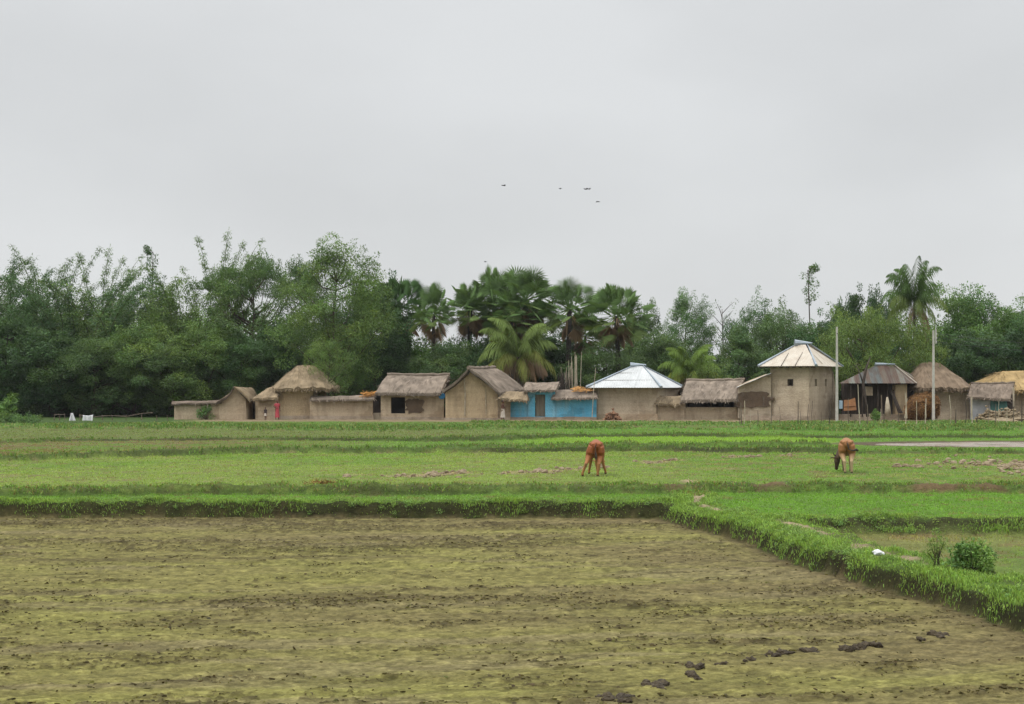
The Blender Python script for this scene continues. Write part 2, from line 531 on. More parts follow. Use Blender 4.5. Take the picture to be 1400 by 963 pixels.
# --- relief of the drained mud plot: ploughing lines that run almost across, clods, scum
ca, sa = math.cos(R_(7)), math.sin(R_(7))
xr = GX * ca + GY * sa; yr = -GX * sa + GY * ca
mud = A['mud']
inm = sst(.05, .35, mud)
furrow = fbm(xr * .10, yr * 1.25, 61, 3)
streak = fbm(xr * .45, yr * 3.2, 63, 4)
grain = fbm(xr * 3.0, yr * 9.0, 67, 4)
speck = fbm(xr * 5.5, yr * 12.0, 69, 3)
patch = fbm(xr * .12, yr * .5, 71, 4)
patch2 = fbm(xr * .35, yr * 1.0, 73, 4)
clump = sst(.56, .72, fbm(xr * .8, yr * 2.4, 75, 4))
lines = sst(.50, .66, fbm(xr * .07 + 3, yr * 1.15, 79, 2)) * sst(.35, .6, fbm(xr * .35, yr * .6, 78, 3))
speck2 = fbm(xr * 11, yr * 20, 87, 3)
fineg = fbm(xr * 8, yr * 17, 89, 3)
where_ = np.clip(.12 + .8 * clump + .75 * lines, 0, 1)
dots = sst(.70 - .16 * where_, .78 - .16 * where_, speck) * (.35 + .65 * where_)
dots = np.maximum(dots, sst(.60, .68, speck2) * (.25 + .65 * where_))
Z += inm * ((furrow - .5) * .05 + (streak - .5) * .05 + (grain - .5) * .04 + (fineg - .5) * .03 + dots * .03 + lines * .02)
# --- relief of grassland
outm = 1 - inm
gr = fbm(GX * 2.6, GY * 2.6, 81, 4)
gfine = fbm(GX * 9, GY * 9, 83, 2)
Z += outm * near * ((gr - .5) * .07 + (gfine - .5) * .03 * (GY < 60))
bk = A['bk']
Z += outm * bk * (gr - .5) * .16

# --- colours (own colours, plus shade painted on the bund fronts)
K = 1.5
MOSS, MOSSY, BROWN, DARK, PALEMUD = T(148, 142, 86, K), T(153, 151, 84, K), T(134, 119, 88, K), T(78, 68, 46, K), T(150, 138, 104, K)
c = np.empty(GX.shape + (3,)); c[:] = MOSS
c = mixc(c, np.broadcast_to(MOSSY, c.shape), sst(.48, .66, patch2) * .6)
big = fbm(xr * .09, yr * .22, 88, 3)
c = mixc(c, np.broadcast_to(BROWN, c.shape), sst(.42, .72, .55 * patch + .45 * big) * .65)
c = mixc(c, np.broadcast_to(PALEMUD, c.shape), sst(.54, .72, fbm(xr * .3, yr * 1.6, 86, 4)) * .55)
# trampled brown belt along the right bank and round (900-1100, 760-800)
belt = np.exp(-((GX - 3.0) / 2.2) ** 2 - ((GY - 29.0 + (GX - 3) * .5) / 2.0) ** 2) + np.exp(-(mud / .5) ** 2) * .9
c = mixc(c, np.broadcast_to(BROWN * .95, c.shape), np.clip(belt * (.5 + patch2 * .6), 0, 1) * .8)
c = mixc(c, np.broadcast_to(DARK * 1.3, c.shape), lines * .2)
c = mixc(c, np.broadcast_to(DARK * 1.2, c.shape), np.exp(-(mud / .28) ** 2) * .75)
c = mixc(c, np.broadcast_to(DARK * 1.25, c.shape), sst(.5, .7, streak) * .5 * (.3 + .7 * sst(.4, .6, fbm(xr * .2, yr * .9, 77, 3))))
c = mixc(c, np.broadcast_to(DARK, c.shape), dots * .7)
c = c * (0.66 + .68 * grain[..., None]) * (.45 + 1.1 * fineg[..., None]) * (.85 + .3 * speck2[..., None])
mudc = c

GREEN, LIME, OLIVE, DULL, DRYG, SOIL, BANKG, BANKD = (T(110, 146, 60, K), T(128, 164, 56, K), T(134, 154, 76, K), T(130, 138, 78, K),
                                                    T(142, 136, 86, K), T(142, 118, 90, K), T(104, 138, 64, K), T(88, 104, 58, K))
g = np.empty(GX.shape + (3,)); g[:] = GREEN
Xn, Yn = GX, GY
broad = fbm(GX * .18, GY * .25, 91, 3)
mid = fbm(GX * .9, GY * 1.4, 93, 4)


def paint(col, m):
    global g
    g = mixc(g, np.broadcast_to(col, g.shape), np.clip(m, 0, 1))


f4 = (Yn > A['y3']) & (Yn <= A['y4'])
paint(OLIVE, f4 * (.95 - .5 * sst(.5, .65, broad)))
paint(GREEN, f4 * sst(2, 8, GX) * .75)
paint(DRYG, f4 * sst(2, 8, GX) * sst(.5, .66, mid) * .6)
rs = (Yn <= A['y3']) & (GX > A['xd'])
paint(T(108, 146, 58, K), rs * .8)
paint(DULL, A['low'] * .9)
paint(SOIL, A['low'] * sst(.52, .7, mid) * .35)
paint(GREEN, A['low'] * sst(.45, .62, 1 - broad) * .5)
paint(DRYG, A['low'] * sst(.5, .7, broad) * .5)
f5 = (Yn > A['y4']) & (Yn <= A['y5'])
paint(T(124, 116, 74, K), f5 * (1 - sst(-14, -3, GX)) * (.25 + .5 * sst(.4, .55, mid)))
paint(T(132, 108, 82, K), f5 * (1 - sst(-18, -7, GX)) * sst(.46, .6, mid) * .5)
paint(GREEN * .95, f5 * sst(-6, 0, GX) * .9)
strip = (Yn > A['y6']) & (Yn <= A['y5']) * (GX > 0)
paint(LIME, strip * sst(-1, 3, GX) * (1 - sst(15.5, 17.5, GX + A['wob'] * 2)))
f6 = (Yn > A['y5']) & (Yn <= A['y7'] - 2)
paint(T(116, 128, 74, K), f6 * (1 - sst(-3, 6, GX)) * .9)
paint(T(104, 142, 58, K), f6 * sst(-3, 6, GX) * .9)
f7 = (Yn > A['y7'] - 2.5)
paint(BANKG, f7 * .9)
paint(T(118, 118, 72, K), f7 * sst(.5, .62, mid) * .5)
# tiny bare spots everywhere
paint(SOIL * .8, near * sst(.6, .72, fbm(GX * 1.6, GY * 3.2, 95, 4)) * .55 * (1 - strip * .8))
paint(T(150, 138, 104, K), near * f4 * sst(.62, .74, fbm(GX * .8, GY * 2.2, 97, 4)) * .5)
# banks: weeds over dark soil
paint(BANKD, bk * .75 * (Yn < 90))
paint(SOIL * .8, bk * (Yn > 40) * (Yn < 46) * sst(.5, .62, fbm(GX * .7, GY * .9, 99, 3)) * .9 * sst(-2, 6, GX))
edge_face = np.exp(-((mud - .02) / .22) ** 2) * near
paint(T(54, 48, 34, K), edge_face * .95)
# beaten path on the diagonal bank
pth = np.exp(-((GX - A['xd'] - .12 - A['wob'] * .3) / .2) ** 2) * (Yn < 46) * (Yn > 20)
pspots = sst(.5, .62, fbm(GX * .25, GY * .42, 101, 2)) + np.exp(-((Yn - 40.5) / 1.2) ** 2) + np.exp(-((Yn - 31.6) / 1.0) ** 2)
pathm = np.clip(pth * pspots, 0, 1)
paint(T(178, 162, 130, K), pathm * .95)
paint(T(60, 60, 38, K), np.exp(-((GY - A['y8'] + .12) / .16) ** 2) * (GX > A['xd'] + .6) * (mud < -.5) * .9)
# clod line between the plots, rubble to the right
rub = np.exp(-(((Yn - np.interp(GX, [-4, 1, 6, 12], [47.5, 50.5, 58, 64])) + A['wob'] * 3) / .9) ** 2) * sst(-5.5, -3, GX) * (1 - sst(10, 13, GX))
rub2 = np.exp(-((GX - 18.2) / 2.4) ** 2 - ((Yn - 52.5) / 4.5) ** 2)
rubm = np.clip((rub + rub2) * sst(.42, .6, fbm(GX * 1.1, GY * 1.4, 103, 3)), 0, 1)
paint(T(172, 154, 124, K), rubm * .9)
# village floor
vsoil = sst(112.0, 115.5, Yn + A['wob'] * 4)
paint(T(160, 140, 114, K), vsoil * (1 - .55 * sst(.55, .66, mid)) * (1 - sst(-22, -26, GX)))
paint(T(70, 84, 46, K), sst(128, 133, Yn))
paint(T(70, 92, 50, K), sst(-23, -27, GX) * sst(104, 112, Yn) * .8)
pm = pond_mask(GX, GY)
paint(T(112, 98, 82, K), sst(-.5, .0, pm))
Z -= sst(-.05, .25, pm) * .14
for yk, w_ in ((A['y4'], .85), (A['y5'], .8), (A['y3'] + .0, .6)):  # shade under the bund fronts, painted as a broken dark line
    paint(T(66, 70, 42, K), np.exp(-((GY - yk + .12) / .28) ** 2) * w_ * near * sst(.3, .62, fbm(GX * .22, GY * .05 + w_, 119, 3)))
g = g * (.74 + .52 * gr[..., None]) * (.9 + .2 * mid[..., None])
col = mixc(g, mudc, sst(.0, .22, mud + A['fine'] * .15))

# --- cut the sheet into the plots it is made of
zone = np.full(GX.shape, 1)                                # 1 grass plots
zone[(bk > .25) | (edge_face > .35)] = 2                  # banks
zone[mud > .12] = 0                                        # mud plot
zone[GY > 113.5] = 3                                       # village ground
zone[(pm > -.15)] = 4
fz = zone[:-1, :-1]
nr, nc = GX.shape
ii = np.arange(nr * nc).reshape(nr, nc)
quads = np.stack([ii[:-1, :-1], ii[:-1, 1:], ii[1:, 1:], ii[1:, :-1]], -1)
GV = np.stack([GX, GY, Z], -1).reshape(-1, 3)
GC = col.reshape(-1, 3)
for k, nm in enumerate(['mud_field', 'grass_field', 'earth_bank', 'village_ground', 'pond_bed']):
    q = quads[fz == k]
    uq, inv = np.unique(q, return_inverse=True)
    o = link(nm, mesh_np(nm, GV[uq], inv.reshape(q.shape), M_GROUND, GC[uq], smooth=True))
    tag(o, kind='structure')
# wide land under and behind the viewer
mb = MB(); mb.add([(-4000, -600, -.75), (4000, -600, -.75), (4000, 4200, -.75), (-4000, 4200, -.75)], [(0, 1, 2, 3)], T(90, 120, 55, K))
tag(mb.build('ground', M_GROUND), kind='structure')
mw, nt, bs, out = new_mat('pond_water')
f_ = noise_fac(nt, .9, .4, .6, detail=5, stretch=(.6, 2.0, 1))
nt.links.new(mixnode(nt, T(168, 158, 148, 1.5), T(140, 124, 106, 1.5), f_), bs.inputs['Base Color'])
bs.inputs['Roughness'].default_value = .25; bs.inputs['Specular IOR Level'].default_value = .5
nt.links.new(mult(nt, f_, 1.0), bs.inputs['Roughness'])
mb = MB()
th_ = np.linspace(0, 2 * math.pi, 64, endpoint=False)
mb.add([(28.5 + 13 * math.cos(t), 73.0 + .02 * 13 * math.cos(t) + 4.6 * math.sin(t), .165) for t in th_], [tuple(range(64))])
tag(mb.build('pond_water', mw), kind='structure')


# ------------------------------------------------------------------ grass
def blades(P0, length, width, lean, col, flop=.6, broadleaf=0.0):
    """bent triangular blades; all arrays of length N"""
    n = len(P0)
    th = rng.uniform(0, 2 * math.pi, n); up = rng.uniform(0, 1, n)
    side = np.stack([np.cos(th), np.sin(th), np.zeros(n)], -1)
    ph = rng.uniform(0, 2 * math.pi, n)
    ld = np.stack([np.cos(ph), np.sin(ph), np.zeros(n)], -1) * (rng.uniform(.1, 1, n) * flop)[:, None] + lean
    tip = P0 + (ld * .9 + np.array([0, 0, 1.0]) * rng.uniform(.55, 1.0, n)[:, None]) * length[:, None]
    midp = P0 + (ld * .25 + np.array([0, 0, .6])) * length[:, None]
    w = side * (width[:, None] * .5)
    V = np.stack([P0 - w * .7, P0 + w * .7, midp + w, tip, midp - w], 1).reshape(-1, 3)
    b = np.arange(n)[:, None] * 5
    Fq = np.concatenate([b + np.array([[0, 1, 2, 4]]), ], 0)
    Ft = b + np.array([[4, 2, 3, 3]])
    tri = b + np.array([[4, 2, 3]])
    # one face size: split the quad
    F3 = np.concatenate([b + np.array([[0, 1, 2]]), b + np.array([[0, 2, 4]]), tri], 0)
    C = np.repeat(col, 5, 0)
    return V, F3, C


dA = np.abs((GX[1:, 1:] - GX[1:, :-1]) * (GY[1:, 1:] - GY[:-1, 1:]))
lat = np.abs(GX[:-1, :-1]) < (.40 * GY[:-1, :-1] + 4.0)          # what the photograph and a step aside can see


def scatter(density):
    """points on the land, density per square metre given per cell"""
    lam = (density * dA * lat * near[:-1, :-1]).ravel()
    cnt = rng.poisson(np.minimum(lam, 60))
    idx = np.repeat(np.arange(len(lam)), cnt)
    r, q = np.divmod(idx, nc - 1)
    a = rng.uniform(0, 1, len(idx)); b = rng.uniform(0, 1, len(idx))
    def bl(Q):
        return (Q[r, q] * (1 - a) + Q[r, q + 1] * a) * (1 - b) + (Q[r + 1, q] * (1 - a) + Q[r + 1, q + 1] * a) * b
    return np.stack([bl(GX), bl(GY), bl(Z)], -1), r, q


def vary(base, n, amp=.3, alt=None, p=.0):
    c = np.repeat(np.asarray(base)[None], n, 0)
    if alt is not None:
        k = rng.uniform(0, 1, n) < p; c[k] = alt
    return c * (1 + rng.uniform(-amp, amp, n))[:, None] * (1 + rng.uniform(-.1, .1, (n, 3)))


c_ = lambda Q: Q[:-1, :-1]
bkc, Yc, Xc, mudc_ = c_(bk), c_(GY), c_(GX), c_(mud)
clumpy = sst(.38, .62, fbm(Xc * 1.1, Yc * 1.1, 111, 3))
V_, F_, C_ = [], [], []
nb = 0


def emit(Vx):
    global nb
    V, Fx, C = Vx
    V_.append(V); F_.append(Fx + nb); C_.append(C); nb += len(V)


# banks round the mud plot (tall, lush)
zone_near = (Yc < 40.0) & (mudc_ < .16) & ((bkc > .15) | (mudc_ > -.5))
lowface = sst(.17, -.10, mudc_)
p0, r, q = scatter(zone_near * 2600 * (1 - c_(pathm)) * (1 - .75 * np.exp(-((Yc - c_(A['y8']) + .12) / .14) ** 2) * (Xc > c_(A['xd']) + .6)) * (1 - .95 * (np.hypot(Xc - 6.16, (Yc - 25.75) * .6) < .16)) * (.25 + .75 * clumpy) * (.12 + .88 * lowface) * np.where(Yc > 36.5, 1.25, 1.0))
n = len(p0)
lush = vary(T(134, 164, 76, .92), n, .32, T(108, 134, 66, .92), .4)
L_ = rng.uniform(.025, .09, n) * (.5 + .8 * clumpy[r, q])
emit(blades(p0, L_, np.maximum(rng.uniform(.006, .014, n), p0[:, 1] * .0004), np.array([0., -.1, 0]), lush, .9))
# low broad leaved weeds making lumps on the banks
p0, r, q = scatter(zone_near * 42 * (1 - c_(pathm)) * (np.hypot(Xc - 6.16, (Yc - 25.75) * .6) > .22) * sst(.36, .6, fbm(Xc * .9, Yc * .9, 117, 3)) * (.15 + .85 * lowface))
WEEDS = (p0, np.full(len(p0), .07) * rng.uniform(.6, 1.5, len(p0)))
# second bank and the right edge
z2 = (bkc > .2) & (Yc >= 40.0) & (Yc < 48)
soilgap = 1 - sst(.5, .6, fbm(Xc * .7, Yc * .9, 99, 3)) * sst(-2, 6, Xc) * .85
p0, r, q = scatter(z2 * 420 * (.25 + .75 * clumpy) * soilgap)
n = len(p0)
emit(blades(p0, rng.uniform(.03, .1, n), rng.uniform(.02, .035, n), np.array([0., -.1, 0]), vary(T(112, 142, 66, 1.0), n, .4, T(132, 124, 76, 1.0), .25), .9))
# far banks
z3 = (bkc > .2) & (Yc >= 48) & (Yc < 90)
p0, r, q = scatter(z3 * 120 * (.3 + .7 * clumpy))
n = len(p0)
emit(blades(p0, rng.uniform(.06, .17, n), rng.uniform(.03, .055, n), np.array([0., -.1, 0]), vary(T(98, 128, 60, 1.0), n, .35, T(120, 120, 72, 1.0), .25), .9))
cl7 = fbm(Xc * .22, Yc * .35, 113, 3)
z4 = (Yc >= 90) & (Yc < 112.5) & (bkc > .02)
p0, r, q = scatter(z4 * 70 * (.15 + 1.2 * sst(.35, .6, cl7)))
n = len(p0)
emit(blades(p0, rng.uniform(.08, .24, n) * np.where(p0[:, 1] > 104, .75, 1), rng.uniform(.05, .09, n), np.array([0., -.1, 0]), vary(T(102, 132, 70, 1.0), n, .35, T(134, 138, 84, 1.0), .25), .8))
g = np.random.default_rng(5)
wc, wr = WEEDS
Vw, Fw, Cw = clump_leaves(g, wc + np.array([0, 0, .03]), wr, 50, .042, .018, .75)
emit((Vw, np.concatenate([Fw[:, :3], Fw[:, [0, 2, 3]]]), np.clip(Cw * T(112, 138, 72, .92), 0, 1)))
o = link('bank_grass', mesh_np('bank_grass', np.concatenate(V_), np.concatenate(F_), M_GRASS, np.concatenate(C_)))
tag(o, 'lush weedy grass hanging over the earth banks between the plots', 'grass', kind='stuff')

V_, F_, C_ = [], [], []; nb = 0
grassy = (bkc < .3) & (mudc_ < -.3) & (c_(pm) < -.4)
dens = np.zeros(Yc.shape)
dens = np.where((Yc > 36) & (Yc < 43), 210, dens)
dens = np.where((Yc >= 43) & (Yc < 66), 60, dens)
dens = np.where((Yc >= 66) & (Yc < 112), 16, dens)
dens = np.where(c_(A['low']), 150 * sst(.45, .62, c_(mid)) + 25, dens)
dens = np.where((Yc > 32) & (Yc < 43) & (Xc > c_(A['xd'])), 190, dens)
dens = dens * (.3 + .9 * sst(.35, .6, c_(gr)))
p0, r, q = scatter(dens * grassy)
n = len(p0)
cc = col[r, q] * rng.uniform(.85, 1.25, n)[:, None] * 1.6
emit(blades(p0, rng.uniform(.02, .06, n) * (1 + .3 * (p0[:, 1] > 60)), np.maximum(.014, p0[:, 1] * .0007), np.array([0., 0, 0]), np.clip(cc, 0, 1), .7))
o = link('field_grass', mesh_np('field_grass', np.concatenate(V_), np.concatenate(F_), M_GRASS, np.concatenate(C_)))
tag(o, 'short green grass and seedlings on the plots beyond the mud', 'grass', kind='stuff')

# dark stubble sprigs lying in streaks over the mud plot
V_, F_, C_ = [], [], []; nb = 0
dm = (mudc_ > .2) * (170 * c_(dots) * sst(.2, .6, c_(where_)) + 60 * c_(clump) * sst(.5, .65, c_(speck)) + 70 * c_(lines) + 40 * sst(.56, .7, c_(streak)) + 5) * np.clip((34 - Yc) / 12, .25, 1)
p0, r, q = scatter(dm)
n = len(p0)
emit(blades(p0, rng.uniform(.008, .028, n), rng.uniform(.02, .075, n), np.array([0., 0, 0]), vary(T(74, 66, 42, 1.1), n, .4, T(104, 100, 56, 1.1), .3), 2.0))
o = link('mud_stubble', mesh_np('mud_stubble', np.concatenate(V_), np.concatenate(F_), M_GRASS, np.concatenate(C_)))
tag(o, 'dark rotting stubble scattered in streaks over the mud plot', 'stubble', kind='stuff')
del V_, F_, C_

# pale dry clods along the broken bank and at the right edge
def lump(mb, ctr, r, seed, flat=.65, col=(1, 1, 1), nseg=6, nring=4):
    vs = [(ctr[0], ctr[1], ctr[2] - r * flat)]; ang = seed * 1.7
    for i in range(1, nring):
        t = math.pi * i / nring
        for k in range(nseg):
            a = 2 * math.pi * k / nseg + ang
            rr = r * (.7 + .6 * random.Random(seed * 131 + i * 17 + k).random())
            vs.append((ctr[0] + rr * math.sin(t) * math.cos(a), ctr[1] + rr * math.sin(t) * math.sin(a), ctr[2] - r * flat * math.cos(t) * (.8 + .4 * random.Random(seed + k * 7 + i).random())))
    vs.append((ctr[0], ctr[1], ctr[2] + r * flat))
    fs = [(0, 1 + (k + 1) % nseg, 1 + k) for k in range(nseg)]
    for i in range(nring - 2):
        for k in range(nseg):
            b = 1 + i * nseg
            fs.append((b + k, b + (k + 1) % nseg, b + nseg + (k + 1) % nseg, b + nseg + k))
    b = 1 + (nring - 2) * nseg; t = len(vs) - 1
    fs += [(b + k, b + (k + 1) % nseg, t) for k in range(nseg)]
    mb.add(vs, fs, col)


mb = MB()
p0, r, q = scatter(c_(rubm) * (c_(near)) * 13)
for i, p in enumerate(p0):
    lump(mb, p + np.array([0, 0, .02]), rnd.uniform(.04, .13) * (1.5 if rnd.random() < .1 else 1), i)
o = mb.build('dry_clods', M_DRYCLOD, smooth=False)
tag(o, 'pale dry earth clods strewn along the broken bank', 'clods', kind='stuff')
# ------------------------------------------------------------------ trees
def broadleaf(seed, h, r, base, nclump=70, nper=170, cr=.85, L=.26, W=.13, shape=0, flat=.7, trunk_r=.16):
    """trunk mesh and crown mesh of one tree, height h, crown half-width r, crown from base upward"""
    g = np.random.default_rng(seed)
    cz = (h + base) / 2; rz = (h - base) / 2
    cs = []
    lob = rdir(g, 7) * np.array([r * .55, r * .55, rz * .5])
    tries = 0
    while len(cs) < nclump and tries < 9000:
        tries += 1
        d = rdir(g, 1)[0]; s = g.uniform(.35, 1.0) ** .5
        p = d * s
        if shape == 1:      # wide, flat topped
            if p[2] < -.35: continue
            p[2] = p[2] * .8 + .1
        if shape == 2:      # tall, pointed upward, loose
            w = 1.0 - .45 * max(p[2], 0) - .25 * max(-p[2], 0); p[0] *= w; p[1] *= w
        if shape == 3 and p[2] < -.2 and g.uniform() < .5: continue
        bump_ = 1 + .32 * math.sin(3.1 * d[0] + seed) * math.cos(2.7 * d[2] + 1.3 * seed) + .12 * g.normal()
        q = np.array([p[0] * r * bump_, p[1] * r * bump_, cz + p[2] * rz * (1 + .10 * g.normal())])
        if q[2] > h or q[2] < base * .8: continue
        if any(np.linalg.norm(q - o) < cr * .62 for o in cs[-60:]): continue
        cs.append(q)
    cs = np.array(cs)
    rad = cr * g.uniform(.6, 1.25, len(cs))
    V, Fq, C = clump_leaves(g, cs, rad, nper, L, W, flat)
    # loose sprays that break the outline
    ns = int(len(cs) * .9)
    kk = g.integers(0, len(cs), ns)
    out = unit(cs[kk] - np.array([0, 0, cz - rz * .3])) + np.array([0, 0, .1])
    c2 = cs[kk] + unit(out + .5 * rdir(g, ns)) * (cr * g.uniform(.7, 1.25, ns))[:, None]
    V2, F2, C2 = clump_leaves(g, c2, np.full(ns, cr * .32), max(10, nper // 9), L, W, 1.0)
    crown = (np.concatenate([V, V2]), np.concatenate([Fq, F2 + len(V)]), np.concatenate([C, C2]) * np.array([1, 1, 1]))
    mb = MB()
    top = cz + rz * .55
    tp = [(0.12 * math.sin(seed + z), 0.12 * math.cos(seed * 2 + z), z) for z in np.linspace(0, top, 8)]
    mb.tube(tp, list(np.linspace(trunk_r, trunk_r * .25, 8)), 7)
    order = g.permutation(len(cs))[:min(len(cs), 26)]
    for k in order:
        e = cs[k]; z0 = max(base * .5, min(top * .95, e[2] - .6 * math.hypot(e[0], e[1]) - .3))
        s = np.array([0.12 * math.sin(seed + z0), 0.12 * math.cos(seed * 2 + z0), z0])
        m = (s + e) / 2 + np.array([0, 0, -.12 * np.linalg.norm(e - s)]) + g.normal(size=3) * .12
        mb.tube([s, m, e], [trunk_r * .38, trunk_r * .24, trunk_r * .08], 5)
    return mb, crown


def bamboo(seed, h, r, nculm=34, spread=1.0):
    g = np.random.default_rng(seed)
    mb = MB(); Ps = []
    for i in range(nculm):
        a = g.uniform(0, 2 * math.pi); b0 = np.array([math.cos(a), math.sin(a), 0]) * g.uniform(0, .9)
        ln = h * g.uniform(.5, 1.0) if i > 5 else h * g.uniform(.95, 1.12); out = np.array([math.cos(a), math.sin(a), 0]) * r * g.uniform(.25, 1.1) * spread
        pts = []; p = b0.copy(); az = np.array([math.cos(a), math.sin(a), 0]); el = math.radians(g.uniform(84, 89)); arch = g.uniform(.6, 1.5)
        for k in range(15):
            pts.append(p.copy()); t = k / 14
            el -= math.radians((.6 + 19 * max(0, t - .45) ** 1.3 * arch) * spread * (r / 3.6))
            p = p + (az * math.cos(el) + np.array([0, 0, math.sin(el)])) * ln * 1.16 / 14 + g.normal(size=3) * .03
        mb.tube(pts, list(np.linspace(.05, .012, 15)), 4)
        pts = np.array(pts)
        m = int(g.uniform(70, 120))
        t = g.uniform(.2, 1.0, m) ** .75 * 14
        k = np.minimum(t.astype(int), 13); fr = (t - k)[:, None]
        q = pts[k] * (1 - fr) + pts[k + 1] * fr
        side = rdir(g, m) * np.array([1, 1, .45]); sl = g.uniform(.1, .7, m) * (1.2 - .065 * t)
        Ps.append(q + side * sl[:, None] + np.array([0, 0, -.12]) * sl[:, None])
    Ps = np.concatenate(Ps); n = len(Ps)
    cent = Ps; rad = np.full(n, .2)
    V, Fq, C = clump_leaves(g, cent, rad, 9, .22, .055, 1.0, .8)
    return mb, (V, Fq, C)


def fan_palm(seed, h, r=1.9, nleaf=34, trunk_r=.2, lean=0.0, skirt=14):
    """palmyra: straight dark trunk, round head of stiff fans, dry fans hanging below"""
    g = np.random.default_rng(seed)
    tr = MB(); zt = h - r * .85
    tr.tube([(lean * (z / zt) ** 2, 0, z) for z in np.linspace(0, zt, 8)], [trunk_r * (1.5 if i == 0 else 1.0 - .03 * i) for i in range(8)], 8)
    top = np.array([lean, 0, zt])

    def fan(q0, dirn, pet, R, cols, Vs, Fs, Cs, st, foldk, ang=2.35, hang=False):
        A = unit(dirn)
        upv = np.array([0, 0, 1.0]) if abs(A[2]) < .9 else np.array([1.0, 0, 0])
        S = unit(np.cross(A, upv + .5 * g.normal(size=3))); N = np.cross(S, A)
        hub = q0 + A * pet + np.array([0, 0, -.14 * pet])
        # petiole
        w = S * .035
        b = len(Vs); Vs += [q0 - w, q0 + w, hub + w * .6, hub - w * .6]; Fs.append((b, b + 1, b + 2, b + 3)); Cs += [cols * 1.25] * 4
        ns = 22
        for j in range(ns):
            a0 = -ang + 2 * ang * (j + .1) / ns; a1 = -ang + 2 * ang * (j + .66) / ns; am = (a0 + a1) / 2
            Rj = R * (1 - .12 * abs(am) / ang) * g.uniform(.88, 1.08)
            def dp(a, rr, lift):
                return hub + (A * math.cos(a) + S * math.sin(a)) * rr + N * (lift * rr) + np.array([0, 0, -.10 * rr * rr * (2.0 if hang else 1)])
            b = len(Vs)
            Vs += [hub, dp(a0, Rj * .62, foldk), dp(am, Rj, 0), dp(a1, Rj * .62, -foldk * .3)]
            Fs.append((b, b + 1, b + 2, b + 3)); Cs += [cols * g.uniform(.85, 1.15)] * 4
    Vs, Fs, Cs = [], [], []
    for i in range(nleaf):
        t = (i + .5) / nleaf
        el = math.radians(88 - 128 * t ** .95 + g.normal() * 8)
        az = i * 2.39996 + g.normal() * .25
        d = np.array([math.cos(el) * math.cos(az), math.cos(el) * math.sin(az), math.sin(el)])
        R = r * g.uniform(.34, .44); green = np.array([1.0, 1.0, 1.0]) * g.uniform(.75, 1.2)
        if t > .78: green = green * np.array([1.35, 1.15, 1.1])
        fan(top + d * .12, d, r * g.uniform(.45, .78), R, green, Vs, Fs, Cs, 0, .10)
    crown = (np.array(Vs), np.array(Fs), np.array(Cs))
    Vs, Fs, Cs = [], [], []
    for i in range(skirt):
        az = g.uniform(0, 2 * math.pi); el = math.radians(g.uniform(-80, -48))
        d = np.array([math.cos(el) * math.cos(az), math.cos(el) * math.sin(az), math.sin(el)])
        fan(top + np.array([math.cos(az), math.sin(az), 0]) * trunk_r + np.array([0, 0, -g.uniform(0, .9)]), d, .5, r * .45, np.array([1, 1, 1.]) * g.uniform(.7, 1.2), Vs, Fs, Cs, 0, .12, 1.2, True)
    dead = (np.array(Vs), np.array(Fs), np.array(Cs)) if skirt else None
    return tr, crown, dead


